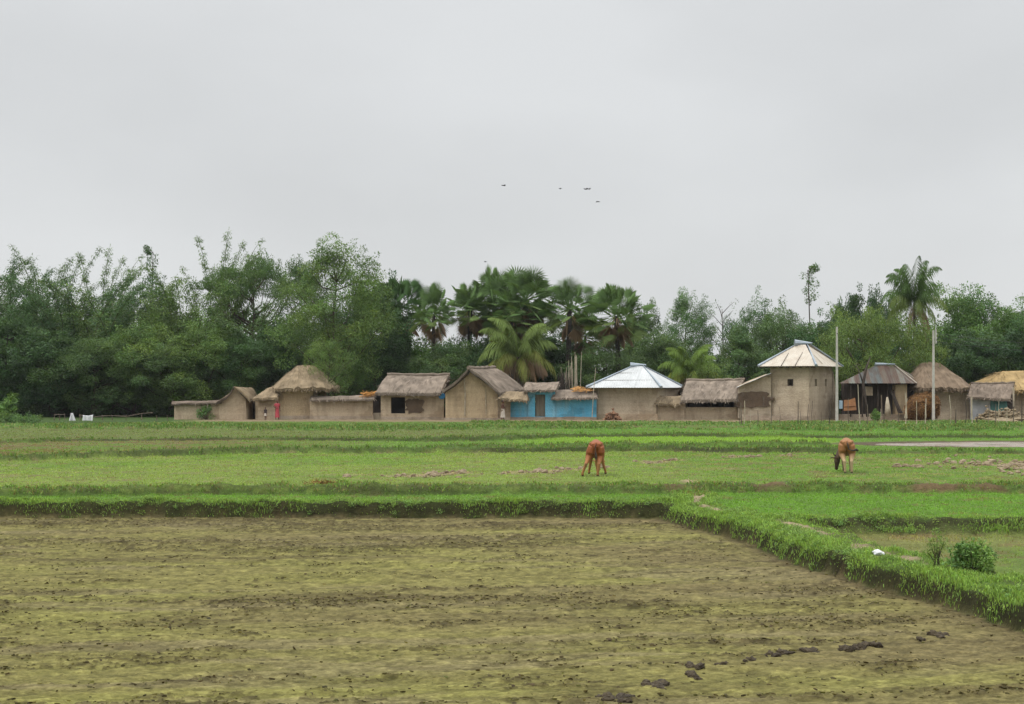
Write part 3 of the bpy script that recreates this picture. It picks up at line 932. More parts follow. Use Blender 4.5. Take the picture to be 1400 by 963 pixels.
def feather_palm(seed, h, fl=3.2, nfr=20, trunk_r=.17, lean=.5, up=.9, ndead=3, trunk_h=None):
    """coconut or date palm: arching fronds with hanging leaflets"""
    g = np.random.default_rng(seed)
    zt = trunk_h if trunk_h is not None else h - fl * .62
    tr = MB()
    tr.tube([(lean * (z / max(zt, .1)) ** 1.6, 0, z) for z in np.linspace(0, zt, 9)], [trunk_r * (1.35 if i == 0 else 1 - .04 * i) for i in range(9)], 8)
    top = np.array([lean, 0, zt])
    out = {}
    for kind, cnt in (('green', nfr), ('dead', ndead)):
        Vs, Fs, Cs = [], [], []
        for i in range(cnt):
            az = i * 2.39996 + g.normal() * .2 + (1.0 if kind == 'dead' else 0)
            t = (i + .5) / cnt
            el0 = math.radians((88 - 88 * t ** 1.2) * up if kind == 'green' else g.uniform(-30, 22))
            L = fl * g.uniform(.85, 1.1) * (1 if kind == 'green' else .75)
            hd = np.array([math.cos(az), math.sin(az), 0])
            p = top.copy(); el = el0; pts = [p.copy()]
            ns = 14
            for s in range(ns):
                p = p + (hd * math.cos(el) + np.array([0, 0, math.sin(el)])) * L / ns
                el -= math.radians(2.5 + 15.0 * (s / ns) * (1.1 - .3 * math.sin(el0))) if kind == 'green' else math.radians(7)
                pts.append(p.copy())
            pts = np.array(pts)
            base = np.array([1, 1, 1.0]) * g.uniform(.8, 1.2)
            if kind == 'green' and t > .7: base = base * np.array([1.5, 1.2, 1.1])
            for s in range(ns):
                b = len(Vs); sd = np.cross(hd, [0, 0, 1.0]); ww = sd * .03 * (1 - s / ns)
                Vs += [pts[s] - ww, pts[s] + ww, pts[s + 1] + ww * .8, pts[s + 1] - ww * .8]; Fs.append((b, b + 1, b + 2, b + 3)); Cs += [base * 1.2] * 4
            nl = 64
            for j in range(nl):
                tt = .12 + .88 * j / nl; x = tt * ns; k = min(int(x), ns - 1)
                q = pts[k] * (1 - (x - k)) + pts[k + 1] * (x - k); ax = unit(pts[k + 1] - pts[k])
                for sgn in (-1, 1):
                    ll = fl * .27 * (math.sin(math.pi * min(tt * .92 + .1, 1)) * .85 + .15) * g.uniform(.8, 1.15)
                    sd = np.cross(ax, [0, 0, 1.0]) * sgn
                    dd = unit(sd * .7 + ax * .5 + np.array([0, 0, -.75 if kind == 'green' else -1.4]) + g.normal(size=3) * .08)
                    wv = ax * .035
                    b = len(Vs); m = q + dd * ll * .5
                    Vs += [q, m + wv, q + dd * ll + np.array([0, 0, -.18 * ll]), m - wv]; Fs.append((b, b + 1, b + 2, b + 3)); Cs += [base * g.uniform(.8, 1.2)] * 4
        out[kind] = (np.array(Vs), np.array(Fs), np.array(Cs)) if Vs else None
    return tr, out['green'], out['dead']


def shift(arrs, s=1.0):
    return arrs


# one set of meshes of each kind, shared by the trees of that kind
G_BROAD = {}
LEAFBASE = T(82, 106, 62, 1.0)
DEADCOL = T(140, 116, 90, 1.1)


def crown_mesh(nm, cr, base):
    V, Fq, C = cr
    return mesh_np(nm, V, Fq, M_LEAF, np.clip(C * base, 0, 1))


lib = {}


def proto(kind):
    """(trunk mesh, crown mesh, dead mesh or None, height, half width)"""
    if kind in lib: return lib[kind]
    k, v = kind[:-1], int(kind[-1])
    dead = None
    if k == 'round': tr, cr = broadleaf(100 + v, 8, 3.2, .8, 62, 560, 1.05, [.17, .2, .15, .18][v % 4], [.08, .1, .07, .09][v % 4]); hh, rr = 8, 3.4
    elif k == 'flat': tr, cr = broadleaf(130 + v, 10, 4.6, 6.2, 80, 330, .75, .16, .065, shape=1, flat=.5, trunk_r=.2); hh, rr = 10, 4.8
    elif k == 'tall': tr, cr = broadleaf(160 + v, 13, 4.0, 1.6, 150, 260, .85, .18, .075, shape=2, flat=.75, trunk_r=.17); hh, rr = 13, 3.8
    elif k == 'dense': tr, cr = broadleaf(190 + v, 8, 2.8, .5, 62, 560, 1.0, .19, .1, flat=.62); hh, rr = 8, 3.0
    elif k == 'loose': tr, cr = broadleaf(220 + v, 8, 2.7, 2.0, 55, 170, .75, .16, .06, shape=3, flat=.8, trunk_r=.1); hh, rr = 8, 2.9
    elif k == 'low': tr, cr = broadleaf(250 + v, 4, 3.0, .1, 80, 300, .75, .18, .08, trunk_r=.1); hh, rr = 4, 3.2
    elif k == 'spread': tr, cr = broadleaf(270 + v, 6.5, 4.6, 1.3, 130, 230, .8, .16, .07, flat=.7, trunk_r=.2); hh, rr = 6, 4
    elif k == 'bamboo': tr, cr = bamboo(280 + v, 11.5, 3.6); hh, rr = 11, 4
    elif k == 'sapling':
        g = np.random.default_rng(310 + v)
        tr = MB(); pts = [(.25 * math.sin(z * .35), 0, z) for z in np.linspace(0, 11.4, 9)] + [(.9, 0, 11.75), (1.5, 0, 11.85)]
        tr.tube(pts, list(np.linspace(.08, .025, len(pts))), 5)
        cen = np.array([(.3 + g.normal() * .3, g.normal() * .3, z) for z in np.linspace(9.0, 11.2, 14)] + [(.4 + .12 * i, 0, 11.5 + .03 * i) for i in range(9)])
        cr = clump_leaves(g, cen, np.full(len(cen), .28), 36, .2, .09, 1.0); hh, rr = 12, 1
    elif k == 'fan':
        tr, cr, dead = fan_palm(340 + v, 10, [2.35, 2.6, 2.2, 2.5][v % 4], [52, 60, 46, 56][v % 4], lean=[.1, -.2, .15, 0][v % 4], skirt=[8, 16, 18, 12][v % 4]); hh, rr = 10, 2
    elif k == 'coco': tr, cr, dead = feather_palm(370 + v, 10.6, 4.4, 26, lean=-.5, up=1.04, ndead=4); hh, rr = 11, 3.3
    elif k == 'date': tr, cr, dead = feather_palm(400 + v, 7.0, 3.4, 20, lean=.2, up=.98, ndead=7, trunk_h=3.4); hh, rr = 6.6, 3
    elif k == 'bare':
        tr = MB(); g = np.random.default_rng(430 + v)
        tr.tube([(0.1 * math.sin(z), 0, z) for z in np.linspace(0, 8, 8)], list(np.linspace(.09, .02, 8)), 5)
        cen = []
        for i in range(16):
            z = 4.2 + .23 * i; a = i * 2.4; e = np.array([math.cos(a) * .9, math.sin(a) * .9, z + .9])
            tr.tube([(0.1 * math.sin(z), 0, z), e * [.6, .6, 1] - [0, 0, .3], e], [.03, .02, .01], 4); cen.append(e)
        cr = clump_leaves(g, np.array(cen), np.full(len(cen), .3), 12, .18, .07, 1.0); hh, rr = 8, 1
    cv = cr[0]; hh = float(np.percentile(cv[:, 2], 99.97)); rr = float(np.percentile(np.abs(cv[:, :2]), 96))
    if k in ('round', 'dense', 'low', 'flat', 'tall', 'loose'): rr = float(np.percentile(np.abs(cv[:, :2]), 98))
    tm = tr.mesh(k + '_trunk', M_PALMBARK if k in ('fan', 'coco', 'date') else (M_BARK if k != 'bamboo' else M_BAMBOOGREEN), smooth=True)
    cm = crown_mesh(k + '_crown', cr, LEAFBASE * (1.12 if k in ('fan', 'coco', 'date') else 1.0))
    if k in ('fan', 'coco', 'date'): cm.materials.clear(); cm.materials.append(M_PALMLEAF)
    dm = crown_mesh(k + '_dead', dead, DEADCOL) if dead is not None else None
    lib[kind] = (tm, cm, dm, hh, rr); return lib[kind]


M_BAMBOOGREEN = mat_plain('bamboo_culm', T(96, 104, 62, 1.1), T(76, 84, 52, 1.1), .6, 3)


def plant(kind, px, top, wpx, Y, tint, name, label, cat='tree', group=None, rz=None, base_z=None):
    """a tree whose top shows at photo row `top` and whose crown is about wpx photo pixels wide"""
    tm, cm, dm, hh, rr = proto(kind)
    x = (px - 700) * Y / F
    zb = .33 if base_z is None else base_z
    sz = (H - (top - YH) * Y / F - zb) / hh
    sx = (wpx * Y / F / 2) / rr if wpx else sz
    t = thing(name, label, cat, (x, Y, zb), group, rnd.uniform(0, 6.28) if rz is None else rz)
    a = link('trunk', tm, t); b = link('crown', cm, t)
    if kind.startswith('bamboo'): a.name = 'culms'; b.name = 'leaf_sprays'
    if kind[:-1] in ('fan', 'coco', 'date'): b.name = 'fronds'
    ob = [a, b]
    if dm is not None: ob.append(link('dead_fronds', dm, t))
    for o in ob: o.scale = (sx, sx, sz)
    b.color = (*tint, 1)
    return t


g1, g2, g3, g4 = (1, 1, 1), (.82, .94, .98), (1.3, 1.25, .95), (.66, .76, .8)
gy = (1.4, 1.25, .85); gb = (1.15, 1.25, .92); gpalm = (1.16, 1.12, 1.18)
GB = 'bamboo clumps along the left treeline'
TREES = [
    # back row, left: bamboo feathering the skyline
    ('bamboo0', -40, 352, 150, 146, g1, 'bamboo_clump', 'bamboo clump cut by the left edge of the photo'),
    ('bamboo1', 14, 350, 100, 144, g2, 'bamboo_clump', 'feathery bamboo clump nearest the left edge against the sky'),
    ('bamboo2', 66, 338, 90, 142, g1, 'bamboo_clump', 'tallest bamboo clump at far left with arching tip'),
    ('bamboo0', 132, 344, 90, 147, g3, 'bamboo_clump', 'thin airy bamboo clump left of the dark dome shaped tree'),
    ('bamboo1', 105, 374, 150, 139, g2, 'bamboo_clump', 'lower bamboo clump in front of the tall arching ones'),
    ('bamboo2', 168, 382, 150, 138, g3, 'bamboo_clump', 'yellowish green bamboo clump below the dome shaped tree'),
    ('bamboo0', 296, 322, 90, 148, g3, 'bamboo_clump', 'bamboo with long arched tips high above the flat topped tree'),
    ('bamboo1', 250, 372, 130, 140, g3, 'bamboo_clump', 'light green bamboo clump right of the dome shaped tree'),
    ('bamboo2', 352, 404, 130, 136, g1, 'bamboo_clump', 'bamboo clump below the flat topped tree'),
    ('round0', 205, 360, 95, 150, g4, 'broadleaf_tree', 'dark dome shaped tree standing above the bamboo'),
    ('sapling0', 208, 333, 30, 151, g2, 'slender_tree', 'single thin shoot rising above the dark dome shaped tree'),
    ('flat0', 345, 347, 150, 143, (.9, .95, .75), 'rain_tree', 'flat topped spreading tree with sky showing through its branches'),
    ('tall0', 458, 321, 150, 128.5, g3, 'tall_tree', 'tallest light green tree behind the big domed thatch hut'),
    ('tall1', 412, 350, 110, 138, g1, 'tall_tree', 'tree half hidden behind the tallest light green one, to its left'),
    ('loose0', 450, 452, 62, 120.9, g3, 'young_tree', 'small bright young tree leaning over the domed thatch roof'),
    ('loose1', 474, 480, 50, 127.5, gb, 'young_tree', 'small leafy tree right of the domed thatch roof'),
    # left front: trees that reach the ground
    ('round1', 10, 410, 130, 133, g2, 'broadleaf_tree', 'bushy tree at the far left bottom above the field edge'),
    ('dense0', 70, 440, 130, 131, g4, 'broadleaf_tree', 'dark low tree behind the white cloths on the fence'),
    ('round2', 128, 452, 120, 130, g1, 'broadleaf_tree', 'leafy tree right of the white cloths on the fence'),
    ('round3', 182, 440, 120, 132, g3, 'broadleaf_tree', 'lighter bushy tree behind the middle of the stick fence'),
    ('dense1', 232, 462, 110, 130, g1, 'broadleaf_tree', 'bushy tree right behind the left end of the mud wall'),
    ('round0', 282, 425, 120, 131, g3, 'broadleaf_tree', 'light clumpy tree behind the low mud wall'),
    ('round2', 330, 446, 110, 132, g2, 'broadleaf_tree', 'tree behind the small gabled gatehouse in the mud wall'),
    ('dense2', 378, 432, 110, 135, g4, 'broadleaf_tree', 'dark tree between the gatehouse and the domed thatch hut'),
    ('dense0', 508, 372, 110, 137, g4, 'broadleaf_tree', 'dark dense tree right of the tallest light green tree'),
    ('round1', 512, 440, 110, 133, g4, 'broadleaf_tree', 'low dark tree behind the hut with the black opening'),
    ('fan3', 545, 377, 90, 139, g4, 'palmyra_palm', 'dark palm pressed against the dense tree, leftmost palm of all'),
    # centre
    ('low0', 580, 456, 130, 137, gb, 'bushy_tree', 'light green bushy tree behind the lone thin trunked palm'),
    ('low1', 640, 456, 110, 134, g2, 'bushy_tree', 'low bushy tree between the lone palm and the palm cluster'),
    ('round3', 606, 466, 90, 130, g1, 'bushy_tree', 'bush behind the thatch ridge left of the gabled hut'),
    ('fan0', 593, 384, 56, 131, gpalm, 'palmyra_palm', 'lone fan palm on a bare thin trunk against the sky'),
    ('fan2', 641, 384, 66, 135, gpalm, 'palmyra_palm', 'fan palm with a brown skirt left of the palm cluster'),
    ('fan1', 673, 362, 88, 136, gpalm, 'palmyra_palm', 'tall fan palm at the left of the two highest heads'),
    ('fan3', 718, 361, 92, 134, gpalm, 'palmyra_palm', 'tall fan palm at the right of the two highest heads'),
    ('fan2', 700, 398, 80, 133, g1, 'palmyra_palm', 'lower fan palm below the two highest heads'),
    ('fan0', 777, 376, 78, 132, gpalm, 'palmyra_palm', 'fan palm with tufted head above the blue gateway'),
    ('fan3', 800, 424, 56, 137, g1, 'palmyra_palm', 'small fan palm filling the gap between two tall ones'),
    ('fan1', 846, 386, 84, 130, gpalm, 'palmyra_palm', 'fan palm with long drooping fans above the zinc hip roof'),
    ('date0', 712, 434, 100, 127.5, (1.35, 1.1, .95), 'feather_palm', 'yellowish feather palm with dry fronds behind the gabled hut'),
    ('dense1', 700, 442, 150, 139, g2, 'broadleaf_tree', 'dark tree filling the space behind the feather palm'),
    ('round0', 765, 444, 110, 138, g2, 'broadleaf_tree', 'bushy tree behind the dry stalks of the blue compound'),
    ('round2', 825, 462, 120, 131, g1, 'broadleaf_tree', 'rounded bush directly behind the left slope of the zinc roof'),
    ('round1', 880, 410, 80, 141, g1, 'broadleaf_tree', 'tree with ragged crown just right of the last fan palm'),
    ('tall0', 938, 394, 84, 146, (1.0, 1.12, 1.0), 'tall_tree', 'slender tree standing alone left of the sky gap'),
    ('round3', 905, 452, 100, 134, g1, 'broadleaf_tree', 'green bushy tree behind the right slope of the zinc roof'),
    ('date1', 945, 470, 74, 128, gy, 'feather_palm', 'small yellowish feather palm behind the long thatch shed'),
    ('loose1', 968, 478, 70, 127, gy, 'young_tree', 'yellow green sapling above the long thatch shed'),
    ('bare0', 988, 408, 40, 144, g1, 'bare_tree', 'nearly bare thin tree standing in the sky gap'),
    # right
    ('round0', 1028, 394, 80, 143, g2, 'broadleaf_tree', 'tall dark crown just right of the sky gap'),
    ('dense2', 1010, 446, 90, 132, g1, 'broadleaf_tree', 'bushy tree between the long thatch shed and the tall mud house'),
    ('round2', 1070, 408, 110, 138, g1, 'broadleaf_tree', 'wide tree directly behind the tall mud house roof'),
    ('sapling1', 1106, 358, 40, 140, g1, 'slender_tree', 'single leggy shoot high above the tall mud house'),
    ('dense1', 1112, 425, 90, 134, g2, 'broadleaf_tree', 'dark tree behind the left electric pole'),
    ('dense0', 1158, 390, 70, 137, g4, 'mango_tree', 'very dark rounded tree right of the leggy shoot'),
    ('dense2', 1203, 388, 60, 139, g4, 'mango_tree', 'dark leafy tree left of the coconut palm'),
    ('spread0', 1188, 414, 150, 125.5, gy, 'spreading_tree', 'yellow green spreading tree overhanging the rusty roofed hut'),
    ('coco0', 1250, 351, 78, 131, (.95, .95, .9), 'coconut_palm', 'coconut palm with long arching fronds against the sky'),
    ('round1', 1256, 440, 100, 134, g2, 'broadleaf_tree', 'bushy tree below the coconut palm'),
    ('round3', 1330, 386, 130, 141, gb, 'broadleaf_tree', 'broad bright green tree at the right skyline'),
    ('round0', 1398, 388, 130, 139, gb, 'broadleaf_tree', 'bright green tree cut by the right edge of the photo'),
    ('round2', 1450, 392, 130, 140, g1, 'broadleaf_tree', 'tree just outside the right edge'),
    ('round1', 1302, 450, 110, 132, g4, 'broadleaf_tree', 'dark tree behind the round thatch hut'),
    ('dense1', 1360, 440, 120, 131, g4, 'broadleaf_tree', 'dark tree behind the straw coloured roof at right'),
    ('dense2', 1420, 446, 110, 130, g4, 'broadleaf_tree', 'dark bush behind the right end of the straw coloured roof'),
]
for (kind, px, top, wpx, Y, tint, nm, lab) in TREES:
    if px > 1440: continue
    cat = {'bamboo_clump': 'bamboo', 'palmyra_palm': 'palm', 'feather_palm': 'palm', 'coconut_palm': 'palm'}.get(nm, 'tree')
    grp = {'bamboo': GB, 'palm': 'palms behind the village'}.get(cat, 'trees behind the village')
    plant(kind, px, top, wpx, Y, tint, nm, lab, cat, grp)

# the wood behind them reads as one dark mass
g = np.random.default_rng(77)
cs = []
for i in range(1500):
    x = g.uniform(-66, 68); y = g.uniform(146, 164)
    pxx = 700 + x * F / y
    top = np.interp(pxx, [-100, 0, 300, 540, 580, 640, 860, 950, 985, 1030, 1300, 1500], [9.5, 10, 10, 9, 5.5, 6.5, 7, 6.8, 4.6, 7.2, 8.8, 9]) * (.85 + .25 * float(fbm(np.array(x * .25), np.array(y * .1), 5)))
    cs.append((x, y, .3 + g.uniform(.02, 1) ** .8 * top))
for i in range(620):          # undergrowth along the foot of the trees
    x = g.uniform(-56, 58); y = g.uniform(132, 142)
    cs.append((x, y, .3 + g.uniform(0, 1) * (2.6 if x < -8 else 2.0)))
cs = np.array(cs)
V, Fq, C = clump_leaves(g, cs, g.uniform(.8, 1.5, len(cs)), 72, .42, .2, .8)
o = link('woodland', mesh_np('woodland', V, Fq, M_LEAF, np.clip(C * LEAFBASE * .95, 0, 1)))
tag(o, 'dark wood and undergrowth closing the view behind the village', 'wood', kind='stuff')

# --- small plants
def bushlet(name, label, x, y, r, h, L, W, n, tint, seed, zb=None, cat='bush', stems=6, group=None, nper=60):
    g = np.random.default_rng(seed)
    cs = np.stack([g.uniform(-1, 1, n) * r * .75, g.uniform(-1, 1, n) * r * .6, h * g.uniform(.15, .85, n)], -1)
    cs[:, 2] *= np.sqrt(np.clip(1 - (cs[:, 0] / r) ** 2, .1, 1))
    V, Fq, C = clump_leaves(g, cs, np.full(n, min(r, h) * .3), nper, L, W, .9)
    V[:, 2] = np.maximum(V[:, 2], .01)
    z = zat(x, y) if zb is None else zb
    t = thing(name, label, cat, (x, y, z), group)
    b = link('foliage', mesh_np('foliage', V, Fq, M_LEAF, np.clip(C * LEAFBASE, 0, 1)), t); b.color = (*tint, 1)
    mb = MB()
    for k in range(stems):
        e = cs[k % n]
        mb.tube([(0.02 * k - .05, 0, -.05), (e[0] * .4, e[1] * .4, e[2] * .5), e], [.012 * max(1, h), .01 * max(1, h), .004 * max(1, h)], 4)
    link('stems', mb.mesh('stems', M_BARK), t)
    return t


bushlet('bush', 'dark green rounded bush on the low plot at right', 7.05, 23.6, .40, .52, .07, .03, 26, (1.35, 1.45, 1.05), 1, nper=70)
bushlet('grass_tuft', 'taller thin weed just left of the dark rounded bush', 6.72, 24.3, .22, .62, .06, .012, 18, (1.5, 1.4, .8), 2, cat='weed', nper=40)
bushlet('bush', 'grey green bush growing against the low mud wall', P(282, 570, 119.4)[0], 119.4, .75, 1.3, .2, .06, 16, (1.1, 1.2, .95), 3, stems=10)
bushlet('bush', 'round bush at the far left field edge', P(8, 575, 112)[0], 112, .9, .75, .16, .07, 16, (1.1, 1.15, .95), 4)
bushlet('bush', 'round bush left of the white cloths', P(38, 575, 110)[0], 110, .95, .8, .16, .07, 16, (1.05, 1.15, 1.0), 5)
bushlet('young_plant', 'small green plant before the rusty roofed hut', P(1197, 568, 116)[0], 116, .45, 1.0, .16, .07, 10, (1.5, 1.5, 1.0), 6, cat='plant')
bushlet('young_plant', 'broad leaved plant at the left edge before the trees', P(8, 540, 124)[0], 124, .9, 2.6, .4, .14, 10, (1.3, 1.3, .85), 7, cat='plant')
# ------------------------------------------------------------------ thatch and sheet roofs
GREYTH = T(152, 138, 124, 1.25); WARMTH = T(160, 142, 116, 1.25); GOLDTH = T(180, 154, 110, 1.25); DARKTH = T(134, 120, 107, 1.25)


def straw(mb, pts, dirs, nrms, base, g, lmin=.3, lmax=.7, w=.045, lift=.05):
    n = len(pts)
    for i in range(n):
        d = dirs[i] + g.normal(size=3) * .16; d /= np.linalg.norm(d)
        s = np.cross(d, nrms[i]); s /= np.linalg.norm(s) + 1e-9
        L = g.uniform(lmin, lmax); p = pts[i] + nrms[i] * g.uniform(.005, lift)
        q = p + d * L + nrms[i] * g.uniform(-.03, .02)
        c = base * g.uniform(.6, 1.4) * (1 + g.normal() * .05)
        mb.add([p - s * w * .5, p + s * w * .5, q + s * w * .3, q - s * w * .3], [(0, 1, 2, 3)], np.clip(c, 0, 1))


def slab(mb, e0, e1, r1, r0, th=.2, nu=14, nv=7, bulge=.06, rough=.05, base=GREYTH, seed=1, dens=10, fringe=True, fl=.28, edge_round=.0):
    """thatch slope: eave e0->e1, ridge r0->r1"""
    g = np.random.default_rng(seed)
    e0, e1, r1, r0 = [np.asarray(p, float) for p in (e0, e1, r1, r0)]
    n = np.cross(e1 - e0, r0 - e0); n /= np.linalg.norm(n)
    if n[2] < 0: n = -n

    def pos(u, v):
        p = (e0 * (1 - u) + e1 * u) * (1 - v) + (r0 * (1 - u) + r1 * u) * v
        h = bulge * math.sin(math.pi * min(v, 1)) + rough * 2 * (float(fbm(np.array(u * nu * .6 + seed), np.array(v * nv * .7), seed, 3)) - .5)
        sag = -.05 * math.sin(math.pi * u) * v
        ev = rough * 1.5 * (float(fbm(np.array(u * nu * .9 + 3 * seed), np.array(.3), seed + 5, 3)) - .5) * (1 - v)
        return p + n * h + np.array([0, 0, sag + ev])
    top = [[pos(i / nu, j / nv) for j in range(nv + 1)] for i in range(nu + 1)]
    vs = []; fs = []
    for i in range(nu + 1):
        for j in range(nv + 1): vs.append(top[i][j])
    off = len(vs)
    for i in range(nu + 1):
        for j in range(nv + 1): vs.append(top[i][j] - np.array([0, 0, 1]) * th * (1 if j < nv else .6))
    id_ = lambda i, j: i * (nv + 1) + j
    for i in range(nu):
        for j in range(nv):
            fs.append((id_(i, j), id_(i + 1, j), id_(i + 1, j + 1), id_(i, j + 1)))
            fs.append((off + id_(i, j + 1), off + id_(i + 1, j + 1), off + id_(i + 1, j), off + id_(i, j)))
        fs.append((off + id_(i, 0), off + id_(i + 1, 0), id_(i + 1, 0), id_(i, 0)))
        fs.append((id_(i, nv), id_(i + 1, nv), off + id_(i + 1, nv), off + id_(i, nv)))
    for j in range(nv):
        fs.append((id_(0, j), id_(0, j + 1), off + id_(0, j + 1), off + id_(0, j)))
        fs.append((off + id_(nu, j), off + id_(nu, j + 1), id_(nu, j + 1), id_(nu, j)))
    b = mb.add(vs, fs, base)
    for i in range(nu + 1):
        for j in range(nv + 1):
            k = float(fbm(np.array(i * .5 + seed), np.array(j * .4), seed + 9, 3))
            c = np.clip(base * (.72 + .6 * k), 0, 1)
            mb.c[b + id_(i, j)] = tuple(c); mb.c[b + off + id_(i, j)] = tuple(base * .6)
    area = np.linalg.norm(np.cross(e1 - e0, r0 - e0))
    m = int(area * dens)
    pts, ds, ns = [], [], []
    for k in range(m):
        u, v = g.uniform(.01, .99), g.uniform(.02, .99)
        p = pos(u, v); q = pos(u, max(v - .05, 0))
        pts.append(p); ds.append(unit(q - p) if v > .05 else unit(e0 - r0)); ns.append(n)
    straw(mb, pts, ds, ns, base, g)
    if fringe:
        le = np.linalg.norm(e1 - e0); m = int(le * 16)
        down = unit((e0 - r0) + (e1 - r1)); pts = []; ds = []
        for k in range(m):
            u = g.uniform(0, 1); p = pos(u, 0) - np.array([0, 0, g.uniform(0, th)])
            pts.append(p - down * .08); ds.append(unit(down + np.array([0, 0, -.5])))
        straw(mb, pts, ds, [np.array([0, -1., .2])] * m, base * .95, g, fl * .3, fl * .75, .05, .04)
        for s0, s1 in ((e0, r0), (e1, r1)):
            m = int(np.linalg.norm(s1 - s0) * 10)
            pts = [s0 + (s1 - s0) * g.uniform(0, 1) - np.array([0, 0, g.uniform(0, th)]) for k in range(m)]
            sd = unit(s0 - (e0 + e1) / 2)
            straw(mb, pts, [unit(down + sd * .5)] * m, [n] * m, base * .85, g, .15, .4, .05, .04)


def ridge_roll(mb, a, b, r=.16, base=GREYTH, seed=2):
    a, b = np.asarray(a, float), np.asarray(b, float)
    g = np.random.default_rng(seed)
    pts = [a + (b - a) * t + g.normal(size=3) * .02 + np.array([0, 0, -.05 * math.sin(math.pi * t)]) for t in np.linspace(-.01, 1.01, 12)]
    mb.tube(pts, [r * g.uniform(.85, 1.15) for _ in pts], 7, base * .95)


def dome(mb, eave, ra, rb, th=.3, nt=9, bulge=.35, rough=.06, base=WARMTH, seed=1, dens=10, n=56, pw=3.0, fl=.3):
    """hipped thatch over an eave box (x0,x1,y0,y1,z) rounded at the corners, up to the ridge ra-rb"""
    g = np.random.default_rng(seed)
    x0, x1, y0, y1, z = eave; ra, rb = np.asarray(ra, float), np.asarray(rb, float)
    cx, cy = (x0 + x1) / 2, (y0 + y1) / 2
    E = []
    for k in range(n):
        a = 2 * math.pi * k / n
        c, s = math.cos(a), math.sin(a)
        m = (abs(c) ** pw + abs(s) ** pw) ** (-1 / pw)
        E.append(np.array([cx + (x1 - x0) / 2 * c * m, cy + (y1 - y0) / 2 * s * m, z + .07 * g.normal()]))
    ab = rb - ra; l2 = max(np.dot(ab[:2], ab[:2]), 1e-6)
    Rg = []
    for p in E:
        t = np.clip(np.dot((p - ra)[:2], ab[:2]) / l2, 0, 1); q = ra + ab * t
        d = p[:2] - q[:2]; q = q.copy(); q[:2] += d / (np.linalg.norm(d) + 1e-9) * .12
        Rg.append(q)

    def pos(k, t):
        k = k % n
        p = E[k] * (1 - t) + Rg[k] * t
        o = np.array([p[0] - cx, p[1] - cy, 0]); o = o / (np.linalg.norm(o) + 1e-9)
        h = bulge * math.sin(math.pi * t) + rough * 2 * (float(fbm(np.array(k * .35 + seed), np.array(t * 6.), seed, 3)) - .5)
        return p + (o * .5 + np.array([0, 0, .85])) * h
    vs = []; fs = []; cs = []
    for j in range(nt + 1):
        for k in range(n):
            vs.append(pos(k, j / nt)); q = float(fbm(np.array(k * .4 + seed), np.array(j * .8), seed + 3, 3))
            cs.append(tuple(np.clip(base * (.7 + .62 * q), 0, 1)))
    top = len(vs); vs.append((ra + rb) / 2 + np.array([0, 0, .1])); cs.append(tuple(base))
    for j in range(nt):
        for k in range(n):
            fs.append((j * n + k, j * n + (k + 1) % n, (j + 1) * n + (k + 1) % n, (j + 1) * n + k))
    for k in range(n): fs.append((nt * n + k, nt * n + (k + 1) % n, top))
    u0 = len(vs)
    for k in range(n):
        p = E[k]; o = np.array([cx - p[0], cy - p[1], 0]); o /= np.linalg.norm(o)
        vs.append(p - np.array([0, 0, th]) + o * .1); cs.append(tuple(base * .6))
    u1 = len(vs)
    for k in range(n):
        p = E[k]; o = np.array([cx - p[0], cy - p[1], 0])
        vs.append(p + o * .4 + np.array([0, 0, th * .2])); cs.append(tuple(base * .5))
    for k in range(n):
        j = (k + 1) % n
        fs.append((u0 + k, u0 + j, j, k)); fs.append((u1 + k, u1 + j, u0 + j, u0 + k))
    b = mb.add(vs, fs, base)
    for i, q in enumerate(cs): mb.c[b + i] = q
    per = sum(np.linalg.norm(E[k] - E[(k + 1) % n]) for k in range(n))
    m = int(per * 2.2 * dens)
    pts, ds, ns = [], [], []
    for _ in range(m):
        k = int(g.integers(0, n)); t = g.uniform(.03, 1) ** 1.3
        p = pos(k, t); q = pos(k, max(t - .06, 0)); o = np.array([p[0] - cx, p[1] - cy, 0]); o /= np.linalg.norm(o) + 1e-9
        pts.append(p); ds.append(unit(q - p)); ns.append(unit(o * .5 + np.array([0, 0, .8])))
    straw(mb, pts, ds, ns, base, g)
    m = int(per * 16); pts, ds, ns = [], [], []
    for _ in range(m):
        x = g.uniform(0, n); k = int(x); f = x - k
        p = E[k] * (1 - f) + E[(k + 1) % n] * f; o = np.array([p[0] - cx, p[1] - cy, 0]); o /= np.linalg.norm(o)
        pts.append(p - o * .08 - np.array([0, 0, g.uniform(0, th)])); ds.append(unit(o * .5 + np.array([0, 0, -.8]))); ns.append(o)
    straw(mb, pts, ds, ns, base * .95, g, fl * .3, fl * .75, .05, .04)


